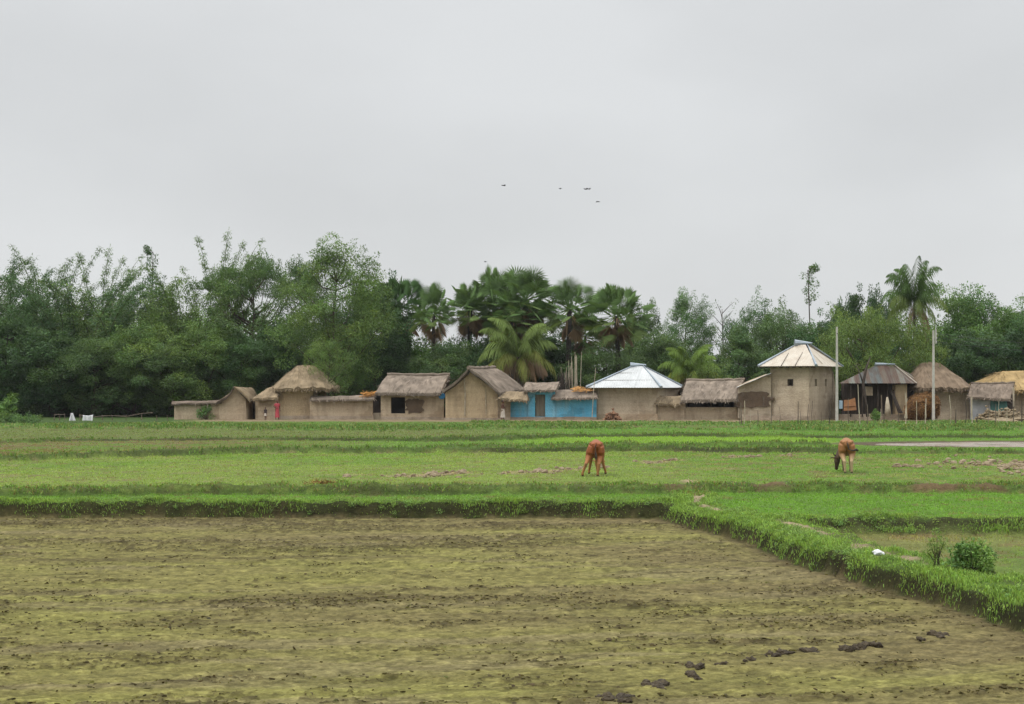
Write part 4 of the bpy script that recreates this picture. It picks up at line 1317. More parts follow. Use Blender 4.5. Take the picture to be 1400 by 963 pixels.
def sheet_face(mb, e0, e1, r1, r0, col=(1, 1, 1), n=None, amp=.012):
    """corrugated sheet slope; the ribs run straight up from the eave and are cut off by the hips"""
    e0, e1, r1, r0 = [np.asarray(p, float) for p in (e0, e1, r1, r0)]
    L = np.linalg.norm(e1 - e0); ax = (e1 - e0) / L
    ul, ur = np.dot(r0 - e0, ax) / L, np.dot(r1 - e0, ax) / L
    up = (r0 - e0) - ax * ul * L
    nn = unit(np.cross(ax, up)); nn = nn if nn[2] > 0 else -nn
    n = n or max(8, int(L / .19) * 2)
    U = sorted(set([i / n for i in range(n + 1)] + [min(max(ul, 0), 1), min(max(ur, 0), 1)]))
    vs = []; fs = []; cs = []
    for i, u in enumerate(U):
        h = amp if i % 2 else -amp
        t = min(1.0, u / ul if ul > .02 else 1.0, (1 - u) / (1 - ur) if ur < .98 else 1.0)
        a = e0 + ax * u * L; b = a + up * max(t, .004)
        vs += [a + nn * h, b + nn * h, b + nn * (h - .02), a + nn * (h - .02)]
        cs += [tuple(col(u) if callable(col) else col)] * 4
    n = len(U) - 1
    for i in range(n):
        k = 4 * i
        fs += [(k, k + 4, k + 5, k + 1), (k + 3, k + 2, k + 6, k + 7), (k, k + 3, k + 7, k + 4), (k + 1, k + 5, k + 6, k + 2)]
    fs += [(0, 1, 2, 3), (4 * n + 3, 4 * n + 2, 4 * n + 1, 4 * n)]
    b = mb.add(vs, fs)
    for q, cc in enumerate(cs): mb.c[b + q] = cc


def up_line(e0, e1, r0, u, f0, f1):
    """two points of a line running straight up a slope from eave fraction u"""
    L = np.linalg.norm(e1 - e0); ax = (e1 - e0) / L; up = (r0 - e0) - ax * np.dot(r0 - e0, ax)
    a = e0 + ax * u * L
    return [a + up * f0 + [0, -.02, .03], a + up * f1 + [0, -.02, .03]]


def seam(mb, a, b, w=.09, h=.035):
    a, b = np.asarray(a, float), np.asarray(b, float)
    mb.tube([a + [0, 0, h], b + [0, 0, h]], (w * .5, h), 6)


def hole(px0, px1, py0, py1, Y, a, b, z0):
    """a hole seen between photo pixels, as wall coordinates on the wall a->b"""
    a = np.asarray(a[:2], float); b = np.asarray(b[:2], float); d = (b - a) / np.linalg.norm(b - a)
    def u(px):
        s = (px - 700) / F               # ray x = s*y
        # a + d*t on the ray
        return (s * a[1] - a[0]) / (d[0] - s * d[1])
    return (u(px0), u(px1), P(0, py1, Y)[2] - z0, P(0, py0, Y)[2] - z0)


ZV = .4          # village floor
Y0 = 120.0


def xy(px, Y): return ((px - 700) * Y / F, Y)


def zpx(py, Y): return H - (py - YH) * Y / F


def blot(name, mat, root, cx, cz, w, h, Y, th=.03, seed=0, n=26):
    """irregular plaster patch standing a little proud of a wall facing the viewer"""
    g = np.random.default_rng(seed); pts = []
    for k in range(n):
        a = 2 * math.pi * k / n
        c, s = math.cos(a), math.sin(a); m = (abs(c) ** 4 + abs(s) ** 4) ** -.25
        r = 1 + .1 * g.normal()
        pts.append((cx + w / 2 * c * m * r, Y, cz + h / 2 * s * m * r))
    mb = MB(); mb.prism(pts, (0, th + .25, 0)); return mb.build(name, mat, root)


G_H = 'village houses'
# ---- 1. low mud wall with gabled gatehouse, far left
Y = 119.5
r = thing('mud_wall', 'long low mud wall with thatch coping at the left end of the village', 'wall', (*xy(268, Y), ZV))
mb = MB(); mb.panel(xy(238, Y), xy(302, Y), ZV - .2, zpx(550, Y), .35, seed=1); mb.build('wall', M_MUD, r)
mb = MB(); slab(mb, P(235, 552, Y - .25), P(303, 550, Y - .25), P(303, 546.5, Y + .2), P(236, 548.5, Y + .2), .12, 16, 3, .04, .05, DARKTH, 3, 8, fl=.2); mb.build('coping', M_THATCH, r)
r = thing('gatehouse', 'small gabled mud gatehouse with sagging thatch in the left wall', 'gatehouse', (*xy(320, Y), ZV), G_H)
mb = MB(); mb.prism([P(299, 577, Y - .05), P(337, 577, Y - .05), P(336, 546, Y - .05), P(321, 532, Y - .05), P(299, 549, Y - .05)], (0, 3, 0)); mb.build('wall', M_MUD, r)
mb = MB()
slab(mb, P(296, 550, Y - .4), P(296, 550, Y + 3.3), P(320, 528.5, Y + 3.3), P(320, 528.5, Y - .4), .2, 8, 6, -.18, .05, DARKTH, 4, 10)
slab(mb, P(341, 546, Y - .4), P(352, 544, Y + 3.3), P(344, 529.5, Y + 3.3), P(320, 528.5, Y - .4), .22, 8, 6, .1, .05, WARMTH, 5, 12)
mb.build('roof', M_THATCH, r)
# dark lane wall behind the gap
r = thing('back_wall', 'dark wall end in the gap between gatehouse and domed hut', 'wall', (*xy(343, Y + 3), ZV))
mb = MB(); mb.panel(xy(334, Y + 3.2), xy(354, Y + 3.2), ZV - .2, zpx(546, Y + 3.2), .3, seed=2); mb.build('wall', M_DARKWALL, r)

# ---- 2. big domed hut
Y = 120.2
r = thing('thatched_hut', 'mud hut under a large domed thatch roof with a lower side wing', 'hut', (*xy(404, Y), ZV), G_H)
a, b = xy(380, Y), xy(428, Y)
mb = MB(); mb.panel(a, b, ZV - .2, zpx(530, Y), .35, seed=3)
mb.panel(b, xy(446, Y + 4.5), ZV - .2, zpx(530, Y), .35, seed=4); mb.panel(xy(398, Y + 4.5), a, ZV - .2, zpx(530, Y), .35, seed=5); mb.build('wall', M_MUD3, r)
mb = MB(); mb.panel(xy(349, Y - .25), xy(381, Y - .25), ZV - .2, zpx(542, Y), .3, seed=6); mb.panel(xy(354, Y + 3), xy(349, Y - .25), ZV - .2, zpx(542, Y), .3, seed=7); mb.build('wing_wall', M_MUD, r)
mb = MB(); mb.panel(xy(379, Y - .12), xy(428.4, Y - .12), ZV - .1, zpx(568.5, Y), .1, seed=8); mb.build('plinth', M_PLINTH, r)
mb = MB(); xa, xb = xy(368, Y - .7)[0], xy(458, Y)[0]
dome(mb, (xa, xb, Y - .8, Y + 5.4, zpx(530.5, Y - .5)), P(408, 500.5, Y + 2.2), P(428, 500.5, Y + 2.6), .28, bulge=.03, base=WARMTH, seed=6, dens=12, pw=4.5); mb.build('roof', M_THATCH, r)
mb = MB(); slab(mb, P(346, 545, Y - .8), P(379, 543.5, Y - .8), P(386, 524, Y + 1.2), P(368, 530, Y + 1.2), .22, 9, 6, .08, .05, WARMTH, 7, 12); mb.build('wing_roof', M_THATCH, r)

# ---- 3. low wall with coping and straw
Y = 119.8
r = thing('mud_wall', 'low mud compound wall right of the domed hut with orange straw on its end', 'wall', (*xy(468, Y), ZV))
mb = MB(); mb.panel(xy(424, Y), xy(509.5, Y), ZV - .2, zpx(546, Y), .35, seed=9); mb.build('wall', M_MUD, r)
mb = MB(); mb.panel(xy(424, Y - .16), xy(511, Y - .16), ZV - .2, zpx(569, Y), .12, seed=10); mb.build('plinth', M_PLINTH, r)
mb = MB(); slab(mb, P(425, 547, Y - .35), P(512, 545.5, Y - .35), P(512, 539.5, Y + .35), P(425, 541.5, Y + .35), .14, 18, 3, .05, .05, GREYTH, 8, 10, fl=.2); mb.build('coping', M_THATCH, r)
mb = MB(); g = np.random.default_rng(5)
for k in range(130):
    p = P(g.uniform(497, 511), 0, Y + g.uniform(-.3, .4)); p[2] = zpx(543, Y) + g.uniform(.08, .38)
    d = rdir(g, 1)[0] * np.array([1, .6, .5]); s = np.array([0, .02, .03])
    mb.add([p - s, p + s, p + d * .4 + s, p + d * .4 - s], [(0, 1, 2, 3)], np.clip(T(188, 136, 78, 1.1) * g.uniform(.6, 1.3), 0, 1))
o = mb.build('straw_heap', M_THATCH, None, loc=tuple(P(505, 541, Y))); tag(o, 'orange straw laid on the end of the low wall', 'straw')
r = thing('lean_to_shed', 'dark open lean-to squeezed between the low wall and the thatched hut', 'shed', (*xy(517, Y), ZV))
mb = MB(); mb.panel(xy(508, Y + 2.2), xy(527, Y + 2.2), ZV - .2, zpx(540, Y), .2, seed=11); mb.build('back_wall', M_DARKWALL, r)
mb = MB(); mb.panel(xy(509, Y + .3), xy(526, Y + .3), ZV - .2, zpx(565, Y), .3, seed=12); mb.build('low_wall', M_MUD2, r)
mb = MB(); mb.box((*xy(517.5, Y + 1.4), zpx(539.5, Y)), (.95, 1.7, .08)); mb.build('roof', M_DARKWALL, r)

# ---- 4. side-on thatched hut with black opening
Y = 119.4
r = thing('thatched_hut', 'mud hut with long grey thatch roof and a black opening', 'hut', (*xy(563, Y), ZV), G_H)
a, b = xy(521, Y), xy(607, Y); z0 = ZV - .2
mb = MB(); mb.panel(a, b, z0, zpx(532, Y), .35, [hole(534.5, 554, 543.5, 565.5, Y, a, b, z0)], seed=13)
mb.panel(b, xy(607, Y + 3.6), z0, zpx(532, Y), .3, seed=14); mb.panel(xy(522, Y + 3.6), a, z0, zpx(532, Y), .3, seed=15)
mb.panel(xy(522, Y + 3.9), xy(607, Y + 3.9), z0, zpx(532, Y), .3, seed=16); mb.build('wall', M_MUD, r)
mb = MB(); mb.panel(xy(530, Y + 1.2), xy(560, Y + 1.2), z0, zpx(540, Y), .1, seed=17); mb.build('inner_wall', M_BLACKISH, r)
blot('mud_patch', M_PATCH, r, xy(567, Y)[0], zpx(555, Y), 1.35, 1.15, Y - .05, seed=4)
mb = MB(); mb.panel(xy(521, Y - .3), xy(607, Y - .3), z0, zpx(570.5, Y), .28, seed=18); mb.build('plinth', M_PLINTH, r)
mb = MB(); e0, e1 = P(513.5, 537, Y - .6), P(602, 537.5, Y - .6); r0, r1 = P(530, 512.5, Y + 1.9), P(614, 512.5, Y + 1.9)
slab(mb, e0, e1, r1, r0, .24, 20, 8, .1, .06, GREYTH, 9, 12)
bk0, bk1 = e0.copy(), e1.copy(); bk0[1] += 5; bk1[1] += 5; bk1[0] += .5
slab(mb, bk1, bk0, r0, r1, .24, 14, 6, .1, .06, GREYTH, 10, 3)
ridge_roll(mb, r0 + [0, 0, .02], r1 + [0, 0, .02], .13, GREYTH * .9); mb.build('roof', M_THATCH, r)
mb = MB(); mb.prism([P(606.5, 540, Y + .0), P(606.5, 540, Y + 3.9), P(612, 516, Y + 1.9)], (-.25, 0, 0)); mb.build('gable', M_DARKWALL, r)
t = thing('blue_basin', 'small round blue basin hung on the wall by the thatched hut', 'basin', P(604, 541.5, Y - .12))
mb = MB(); mb.tube([P(604, 541.5, Y - .02), P(604, 541.5, Y - .10), P(604, 541.5, Y - .14), P(604, 541.5, Y - .07)], [.14, .22, .24, .18], 16); mb.build('bowl', M_SIGN, t)
mb = MB(); mb.tube([P(604, 541.5, Y - .145) + .235 * np.array([math.cos(q), 0, math.sin(q)]) for q in np.linspace(0, 6.283, 17)], .02, 5); mb.build('rim', M_SIGN, t)

# ---- 5. gabled hut, gable to the field
Y = 118.6
r = thing('gabled_hut', 'tan mud hut with its thatched gable end facing the field', 'hut', (*xy(648, Y), ZV), G_H)
mb = MB(); mb.prism([P(609, 575, Y), P(681, 575, Y), P(680, 536, Y), P(641, 508, Y), P(609, 532, Y)], (0, 5.5, 0)); mb.build('wall', M_MUD3, r)
mb = MB(); mb.panel(xy(679, Y + .06), xy(698, Y + .5), ZV - .2, zpx(542.5, Y), .3, seed=19); mb.build('side_wall', M_MUD, r)
mb = MB(); mb.panel(xy(607, Y - .22), xy(697, Y - .22), ZV - .2, zpx(571.5, Y), .2, seed=20); mb.build('plinth', M_PLINTH, r)
mb = MB(); pk0, pk1 = P(640.5, 503, Y - .6), P(676, 503, Y + 5.2)
pk1[2] = pk0[2] + .12
slab(mb, P(605, 533, Y - .6), P(640, 531, Y + 5), pk1, pk0, .24, 12, 8, -.12, .05, GREYTH, 11, 10)
slab(mb, P(683, 537.5, Y - .6), P(716, 531.5, Y + 4.6), pk1, pk0, .26, 14, 9, .14, .06, GREYTH, 12, 14)
ridge_roll(mb, pk0, pk1, .14, GREYTH); mb.build('roof', M_THATCH, r)
mb = MB(); mb.tube([P(634.5, 514, Y - .05), P(636, 540, Y - .06), P(635.5, 569, Y - .08)], [.035, .05, .06], 6); mb.build('gable_pole', M_BAMBOO, r)
mb = MB(); mb.tube([P(664, 532, Y - .04), P(664.5, 567, Y - .06)], .025, 6); mb.build('corner_pole', M_BAMBOO, r)
mb = MB(); slab(mb, P(681, 544, Y - .7), P(721, 547, Y - .3), P(721, 535, Y + .9), P(690, 534.5, Y + .9), .18, 12, 4, .06, .07, WARMTH, 13, 12); mb.build('side_coping', M_THATCH, r)

# ---- 6. blue compound wall with gateway
Y = 119.6
r = thing('blue_wall', 'bright blue compound wall with a thatch capped gateway and a closed door', 'wall', (*xy(745, Y), ZV), G_H)
z0 = ZV - .1
a, b = xy(697, Y), xy(722.5, Y)
mb = MB(); mb.panel(a, b, z0, zpx(543, Y), .35, seed=21, wob=.02); mb.build('wall', M_BLUE, r)
a, b = xy(758.5, Y), xy(815.5, Y); mb = MB(); mb.panel(a, b, z0, zpx(540, Y), .35, seed=22, wob=.02); mb.build('wall', M_BLUE, r)
a, b = xy(722, Y - .12), xy(759, Y - .12)
mb = MB(); mb.panel(a, b, z0, zpx(530.5, Y), .6, [hole(731.5, 745.5, 539.5, 570, Y, a, b, z0)], seed=23, wob=.015); mb.build('gateway', M_BLUE, r)
dr = MB(); x0, x1 = xy(733.3, Y + .28)[0], xy(745.8, Y + .28)[0]
dr.box(((x0 + x1) / 2, Y + .33, (zpx(570, Y) + zpx(540, Y)) / 2), (x1 - x0 + .1, .06, zpx(540, Y) - zpx(570, Y))); d_ = dr.build('door', M_DOOR, r)
mb = MB(); zc = (zpx(570, Y) + zpx(540, Y)) / 2
for k in range(4): mb.box((x0 + (x1 - x0) * (k + .5) / 4, Y + .285, zc), ((x1 - x0) / 4 - .02, .03, 1.6))
mb.build('boards', M_DOOR, d_)
mb = MB(); mb.panel(xy(697, Y - .3), xy(816, Y - .3), ZV - .2, zpx(570.3, Y), .28, seed=24); mb.build('plinth', M_PLINTH, r)
mb = MB()
slab(mb, P(716, 533.5, Y - .7), P(760, 533, Y - .7), P(765, 522, Y + .9), P(719, 522.5, Y + .9), .16, 14, 5, .05, .05, GREYTH, 14, 14); mb.build('gateway_roof', M_THATCH, r)
mb = MB(); slab(mb, P(754, 545, Y - .6), P(816, 543, Y - .6), P(813, 532.5, Y + .8), P(759, 532.5, Y + .8), .16, 16, 5, .05, .06, GREYTH, 15, 14); mb.build('coping', M_THATCH, r)
mb = MB(); slab(mb, P(700, 546.5, Y - .45), P(722, 546, Y - .45), P(721, 539, Y + .35), P(701, 539, Y + .35), .14, 7, 3, .05, .05, WARMTH, 16, 12); mb.build('coping', M_THATCH, r)
mb = MB(); g = np.random.default_rng(8)
for k in range(150):
    p = P(g.uniform(785, 808), 0, Y + g.uniform(-.3, .5)); p[2] = zpx(538, Y) + .18 + g.uniform(0, .2) + (p[1] - Y) * .3
    d = rdir(g, 1)[0] * np.array([1, .6, .4]); s = np.array([0, .02, .03])
    mb.add([p - s, p + s, p + d * .35 + s, p + d * .35 - s], [(0, 1, 2, 3)], np.clip(T(190, 144, 92, 1.1) * g.uniform(.6, 1.3), 0, 1))
o = mb.build('straw_heap', M_THATCH, None, loc=tuple(P(797, 536, Y))); tag(o, 'dry orange leaves spread on the thatch coping of the blue wall', 'straw')
t = thing('bamboo_pole', 'thin pale pole leaning at the right end of the blue wall', 'pole', P(810, 571, Y - .8))
mb = MB(); mb.tube([P(809.5, 571, Y - .8), P(811.5, 535, Y - .9), P(814.5, 503, Y - .85)], [.035, .03, .015], 6); mb.build('shaft', M_BAMBOO, t)
t = thing('stalk_stack', 'upright bundle of dry stalks and poles behind the blue wall', 'stalks', (*xy(780, Y + 2.5), ZV))
mb = MB(); g = np.random.default_rng(9)
for k in range(26):
    px = g.uniform(768, 786) if k < 14 else g.uniform(776, 794)
    top = g.uniform(500, 515) if k < 14 else g.uniform(472, 500)
    mb.tube([P(px, 574, Y + 2.5 + g.uniform(-.4, .4)), P(px + g.uniform(-3, 4), top, Y + 2.5 + g.uniform(-.4, .4))], [.04, .02], 5)
mb.build('poles', M_BAMBOO, t)
mb = MB()
for k in range(70):
    px = g.uniform(763, 778)
    mb.tube([P(px, 560, Y + 2.0), P(px + g.uniform(-3, 5), g.uniform(505, 528), Y + 2.1 + g.uniform(-.3, .3))], [.03, .012], 4)
mb.build('brushwood', M_WOODDARK, t)

# ---- 7. white zinc hip roof house
r = thing('hip_roofed_house', 'low mud house with a shiny white zinc hip roof', 'house', (*xy(856, 119.5), ZV), G_H)
A_, B_, C_2 = xy(813, 120.2), xy(897, 118.8), xy(934, 123.5)
z0 = ZV - .2; zt = zpx(530, 119.6)
mb = MB(); mb.panel(A_, B_, z0, zt, .35, seed=25); mb.panel(B_, C_2, z0, zt, .35, seed=26)
D_ = (A_[0] + C_2[0] - B_[0], A_[1] + C_2[1] - B_[1]); mb.panel(C_2, D_, z0, zt, .35, seed=27); mb.panel(D_, A_, z0, zt, .35, seed=28); mb.build('wall', M_MUD2, r)
e1, e2, e3 = P(801, 531.3, 119.6), P(904, 529.5, 117.9), P(935.5, 525, 123.5)
e1[2] = e2[2] = e3[2] = zpx(530.2, 119)
e4 = e1 + e3 - e2
q1, q2 = P(866, 500.5, 121.6), P(879, 500.5, 121.6); q1[2] = q2[2] = zpx(500.8, 121.6)
mb = MB(); sheet_face(mb, e1, e2, q2, q1); sheet_face(mb, e2, e3, q2 + [0, .02, 0], q2); sheet_face(mb, e3, e4, q1, q2); sheet_face(mb, e4, e1, q1, q1 + [0, .02, 0]); mb.build('roof', M_ZINC, r)
mb = MB()
for e, q in ((e1, q1), (e2, q2), (e3, q2), (e4, q1)): mb.tube([e + [0, 0, .03], q + [0, 0, .06]], (.13, .035), 6)
mb.tube([q1 + [-.25, 0, .08], q2 + [.25, 0, .08]], (.22, .07), 8); mb.build('ridge_caps', M_CAP, r)
mb = MB()
for k in (1, 2):
    mb = MB(); v = k / 3
    mb.tube([e1 * (1 - v) + q1 * v + [0, -.02, .02], e2 * (1 - v) + q2 * v + [0, -.02, .02]], (.02, .012), 4); mb.build('sheet_lap', M_SEAM, r)
mb = MB(); mb.panel((A_[0], A_[1] - .2), (B_[0] + .1, B_[1] - .2), ZV - .2, zpx(566, 119.3), .18, seed=29); mb.build('plinth', M_MUD, r)
mb = MB(); g = np.random.default_rng(12)
for k in range(190):
    px = g.uniform(828, 848); y = 118 + g.uniform(-.7, .7)
    lump(mb, (xy(px, y)[0], y, ZV + abs(g.normal()) * .3 * math.exp(-((px - 838) / 10) ** 2) + .05), g.uniform(.06, .16), k)
lump(mb, (xy(838, 118)[0], 118, ZV - .02), .75, 3, .3, nseg=14, nring=6)
tag(mb.build('rubble_heap', M_RUBBLE, None, loc=(*xy(838, 118), ZV)), 'heap of brown clay rubble at the foot of the zinc roofed house', 'rubble')

# ---- 8. short coping wall
Y = 119.0
r = thing('mud_wall', 'short mud wall with ragged thatch cap right of the zinc roofed house', 'wall', (*xy(914, Y), ZV))
mb = MB(); mb.panel(xy(898, Y), xy(936, Y), ZV - .2, zpx(549, Y), .35, seed=30); mb.build('wall', M_MUD, r)
mb = MB(); slab(mb, P(896, 551, Y - .5), P(930, 553, Y - .5), P(932, 541, Y + .5), P(898, 540.5, Y + .5), .16, 12, 4, .08, .1, WARMTH, 17, 16); mb.build('coping', M_THATCH, r)

# ---- 9. long thatch shed
Y = 119.2
r = thing('thatched_shed', 'open fronted shed with shaggy grey thatch above a low mud wall', 'shed', (*xy(970, Y), ZV), G_H)
mb = MB(); a, b = xy(932, Y), xy(1010, Y); z0 = ZV - .2
mb.panel(a, b, z0, zpx(545, Y), .35, [hole(937, 1006, 548, 557, Y, a, b, z0)], seed=31); mb.panel(b, xy(1010, Y + 3), z0, zpx(545, Y), .3, seed=32); mb.panel(xy(934, Y + 3), a, z0, zpx(545, Y), .3, seed=320); mb.build('wall', M_MUD, r)
mb = MB(); mb.panel(xy(932, Y + 2.9), xy(1010, Y + 2.9), z0, zpx(541, Y), .2, seed=33); mb.build('back_wall', M_BLACKISH, r)
for px in (951, 972, 990):
    mb = MB(); mb.tube([P(px, 558, Y + .1), P(px + .5, 546, Y + .1)], .05, 6); mb.build('post', M_WOODDARK, r)
mb = MB(); e0, e1, r1, r0 = P(931, 547, Y - .7), P(1006, 545.5, Y - .7), P(1017, 519, Y + 1.9), P(939, 520, Y + 1.9)
slab(mb, e0, e1, r1, r0, .25, 18, 8, .1, .07, GREYTH, 18, 16, fl=.4)
f0, f1 = e0 + [0, 5.2, 0], e1 + [.6, 5.2, 0]; slab(mb, f1, f0, r0, r1, .25, 12, 5, .1, .06, GREYTH, 19, 3)
ridge_roll(mb, r0, r1, .13, GREYTH); mb.build('roof', M_THATCH, r)

# ---- 10. two storey mud house
Yf = 117.5
r = thing('mud_tower_house', 'tall two storey mud house with a pale metal pyramid roof', 'house', (*xy(1095, Yf), ZV), G_H)
A_, B_, C_2 = xy(1053, 119.2), xy(1106, Yf), xy(1138, 121.5)
z0 = ZV - .2; zt = zpx(499.5, 118.5)
mb = MB()
mb.panel(A_, B_, z0, zt, .4, [hole(1076.5, 1084.5, 518.5, 528, 118.6, A_, B_, z0)], seed=34)
mb.panel(B_, C_2, z0, zt, .4, [hole(1114.2, 1117, 518.5, 528, 118.8, B_, C_2, z0), hole(1127.8, 1130.6, 518.5, 528.3, 120.6, B_, C_2, z0)], seed=35)
D_ = (A_[0] + C_2[0] - B_[0], A_[1] + C_2[1] - B_[1]); mb.panel(C_2, D_, z0, zt, .4, seed=36); mb.panel(D_, A_, z0, zt, .4, seed=37); mb.build('wall', M_MUD2, r)
wf = MB(); a2 = np.array([*A_, 0]); b2 = np.array([*B_, 0]); dd = unit(b2 - a2)
hx = hole(1076.5, 1084.5, 518.5, 528, 118.6, A_, B_, z0)
for u_ in (hx[0] + .03, hx[1] - .03):
    p = a2 + dd * u_; wf.box((p[0], p[1] + .12, z0 + (hx[2] + hx[3]) / 2), (.07, .07, hx[3] - hx[2]), math.atan2(dd[1], dd[0]))
p = a2 + dd * (hx[0] + hx[1]) / 2
for v_ in (hx[2] + .03, hx[3] - .03): wf.box((p[0], p[1] + .12, z0 + v_), (hx[1] - hx[0] - .14, .07, .07), math.atan2(dd[1], dd[0]))
wo = wf.build('window', M_WOODDARK, r)
mb = MB(); mb.prism([(C_2[0], C_2[1] - .02, z0), (C_2[0] + .62, C_2[1] + .3, z0), (C_2[0] + .1, C_2[1] + .1, zpx(508, 121.5))], (-.1, 1.4, 0)); mb.build('buttress', M_MUD2, r)
e1, e2, e3 = P(1036.5, 501, 118.8), P(1116, 501, 116.6), P(1152, 501, 121.8)
e1[2] = e2[2] = e3[2] = zpx(500.8, 118.2); e4 = e1 + e3 - e2
q1, q2 = P(1089, 472, 120.4), P(1108, 472, 120.4); q1[2] = q2[2] = zpx(471.5, 120.2)
mb = MB(); sheet_face(mb, e1, e2, q2 - [.25, 0, 0], q1); sheet_face(mb, e2, e3, q2, q2 - [.25, 0, 0]); sheet_face(mb, e3, e4, q1, q2); sheet_face(mb, e4, e1, q1, q1 + [0, .02, 0]); mb.build('roof', M_ZINCWARM, r)
mb = MB()
for e, q in ((e1, q1), (e2, q2 - [.25, 0, 0]), (e3, q2), (e4, q1)): mb.tube([e + [0, 0, .03], q + [0, 0, .06]], (.12, .035), 6)
mb.tube([q1 + [-.15, 0, .12], q2 + [.15, 0, .12]], (.3, .06), 8); mb.build('ridge_caps', M_CAP, r)
for u_, f_ in ((.40, .60), (.64, .62)):
    mb = MB(); mb.tube(up_line(e1, e2, q1, u_, 0, f_), (.035, .02), 5); mb.build('sheet_seam', M_SEAM, r)
for u_, f_ in ((.3, .5),):
    mb = MB(); mb.tube(up_line(e2, e3, q2, u_, .1, f_), (.03, .02), 5); mb.build('sheet_seam', M_ZINCWARM, r)
for k in range(9):
    mb = MB(); u_ = (k + .5) / 9; p = e1 * (1 - u_) + e2 * u_; mb.box((p[0] + .1, p[1] + .5, p[2] - .09), (.06, 1.0, .06), .1); mb.build('rafter', M_WOODDARK, r)
# lean-to wing on its left
w_ = [P(1009, 572, 118.9), P(1054, 573, 118.9), P(1054, 511.5, 118.9), P(1010.5, 528.5, 118.9)]
mb = MB(); mb.prism(w_, (0, 2.6, 0)); mb.build('wing_wall', M_MUD2, r)
mb = MB(); sheet_face(mb, P(1007.5, 529.6, 118.4), P(1007.5, 529.6, 121.8), P(1054, 510.2, 121.8), P(1054, 510.2, 118.4)); mb.build('wing_roof', M_ZINC, r)
blot('dark_patch', M_PATCH, r, xy(1031, 118.8)[0], zpx(546.8, 118.8), 2.75, 1.15, 118.82, seed=6)
mb = MB(); mb.tube([P(1043, 542, 118.6), P(1045.5, 557, 118.6)], .035, 5); mb.tube([P(1045, 542, 118.6), P(1043, 557, 118.6)], .03, 5); mb.build('crossed_sticks', M_WOOD, r)
mb = MB(); mb.panel((A_[0] - 2.4, A_[1] - .6), (B_[0], B_[1] - .35), ZV - .2, zpx(569, 118), .3, seed=38); mb.build('plinth', M_PLINTH, r)

# ---- 11. rusty hip roof hut
Y = 119.0
r = thing('rusty_roofed_hut', 'dark smoky hut under a rusty streaked metal hip roof', 'hut', (*xy(1205, Y), ZV), G_H)
mb = MB(); mb.panel(xy(1151, Y + 1), xy(1240, Y + 1), ZV - .2, zpx(524, Y), .25, seed=39); mb.panel(xy(1240, Y + 1), xy(1262, Y + 4), ZV - .2, zpx(524, Y), .25, seed=40); mb.panel(xy(1157, Y + 4), xy(1151, Y + 1), ZV - .2, zpx(524, Y), .25, seed=400); mb.build('wall', M_DARKWALL, r)
mb = MB(); mb.panel(xy(1224, Y - .1), xy(1240, Y - .1), ZV - .2, zpx(526, Y), .9, seed=41); mb.build('mud_pier', M_MUD3, r)
mb = MB(); mb.panel(xy(1181, Y - .1), xy(1193, Y - .1), zpx(541, Y), zpx(529, Y), .6, seed=42); mb.build('mud_lintel', M_MUD2, r)
mb = MB(); mb.panel(xy(1148, Y - .2), xy(1240, Y - .5), ZV - .2, zpx(566.5, Y), .6, seed=43); mb.build('plinth', M_PLINTH, r)
for px in (1163, 1179, 1200, 1213):
    mb = MB(); mb.tube([P(px, 570, Y - .3), P(px + .6, 525, Y - .3)], .06, 6); mb.build('post', M_WOODDARK, r)
e1, e2, e3 = P(1147, 525, Y - .6), P(1246, 524, Y - .8), P(1271, 523.5, Y + 3.6); ez = zpx(524.3, Y - .4)
e1[2] = e2[2] = e3[2] = ez; e4 = e1 + e3 - e2
q1, q2 = P(1198, 499.5, Y + 1.6), P(1222, 499.5, Y + 1.6); q1[2] = q2[2] = zpx(499.3, Y + 1.6)
g = np.random.default_rng(3)
mb = MB()
tones = [T(146, 130, 114, 1.3), T(124, 98, 80, 1.3), T(118, 110, 102, 1.3), T(116, 86, 70, 1.3)]
cA = [tones[q] / T(118, 100, 90, 1.3) * g.uniform(.75, 1.0) * .6 for q in (0, 1, 0, 3, 2, 1, 2, 2, 1, 3, 1, 0, 3)]
cB = [tones[q] / T(118, 100, 90, 1.3) * .6 for q in (0, 3, 1, 3, 0, 3, 1)]
sheet_face(mb, e1, e2, q2 - [.1, 0, 0], q1, lambda u: np.clip(cA[min(int(u * 13), 12)], 0, 1))
sheet_face(mb, e2, e3, q2, q2 - [.1, 0, 0], lambda u: np.clip(cB[min(int(u * 7), 6)], 0, 1))
sheet_face(mb, e3, e4, q1, q2, (.6, .5, .45)); sheet_face(mb, e4, e1, q1, q1 + [0, .02, 0], (.6, .5, .45)); mb.build('roof', M_RUST, r)
mb = MB(); mb.tube([q1 + [-.1, 0, .06], q2 + [.1, 0, .06]], (.14, .06), 8); mb.build('ridge_caps', M_CAP, r)
for u_ in (.28, .52):
    mb = MB(); mb.tube([e2 * (1 - u_) + e3 * u_ + [0, 0, .03], q2 + [.02, .0, .05]], (.05, .02), 5); mb.build('pale_strip', M_ZINCWARM, r)
t = thing('wooden_board', 'rust brown board standing against the posts of the rusty roofed hut', 'board', P(1162, 562, Y - 1))
mb = MB(); mb.prism([P(1153.5, 562, Y - 1), P(1171, 561, Y - 1), P(1169, 544, Y - .75), P(1161, 547, Y - .78), P(1154, 547, Y - .78)], (0, .06, 0)); mb.build('panel', M_BOARD, t)
mb = MB(); mb.tube([P(1154, 556, Y - .96), P(1170, 555, Y - .96)], .03, 4); mb.build('batten', M_BOARD, t)
t = thing('plastic_sheet', 'pale blue sheet hung beside the left electric pole', 'sheet', P(1149.5, 561, Y - .9))
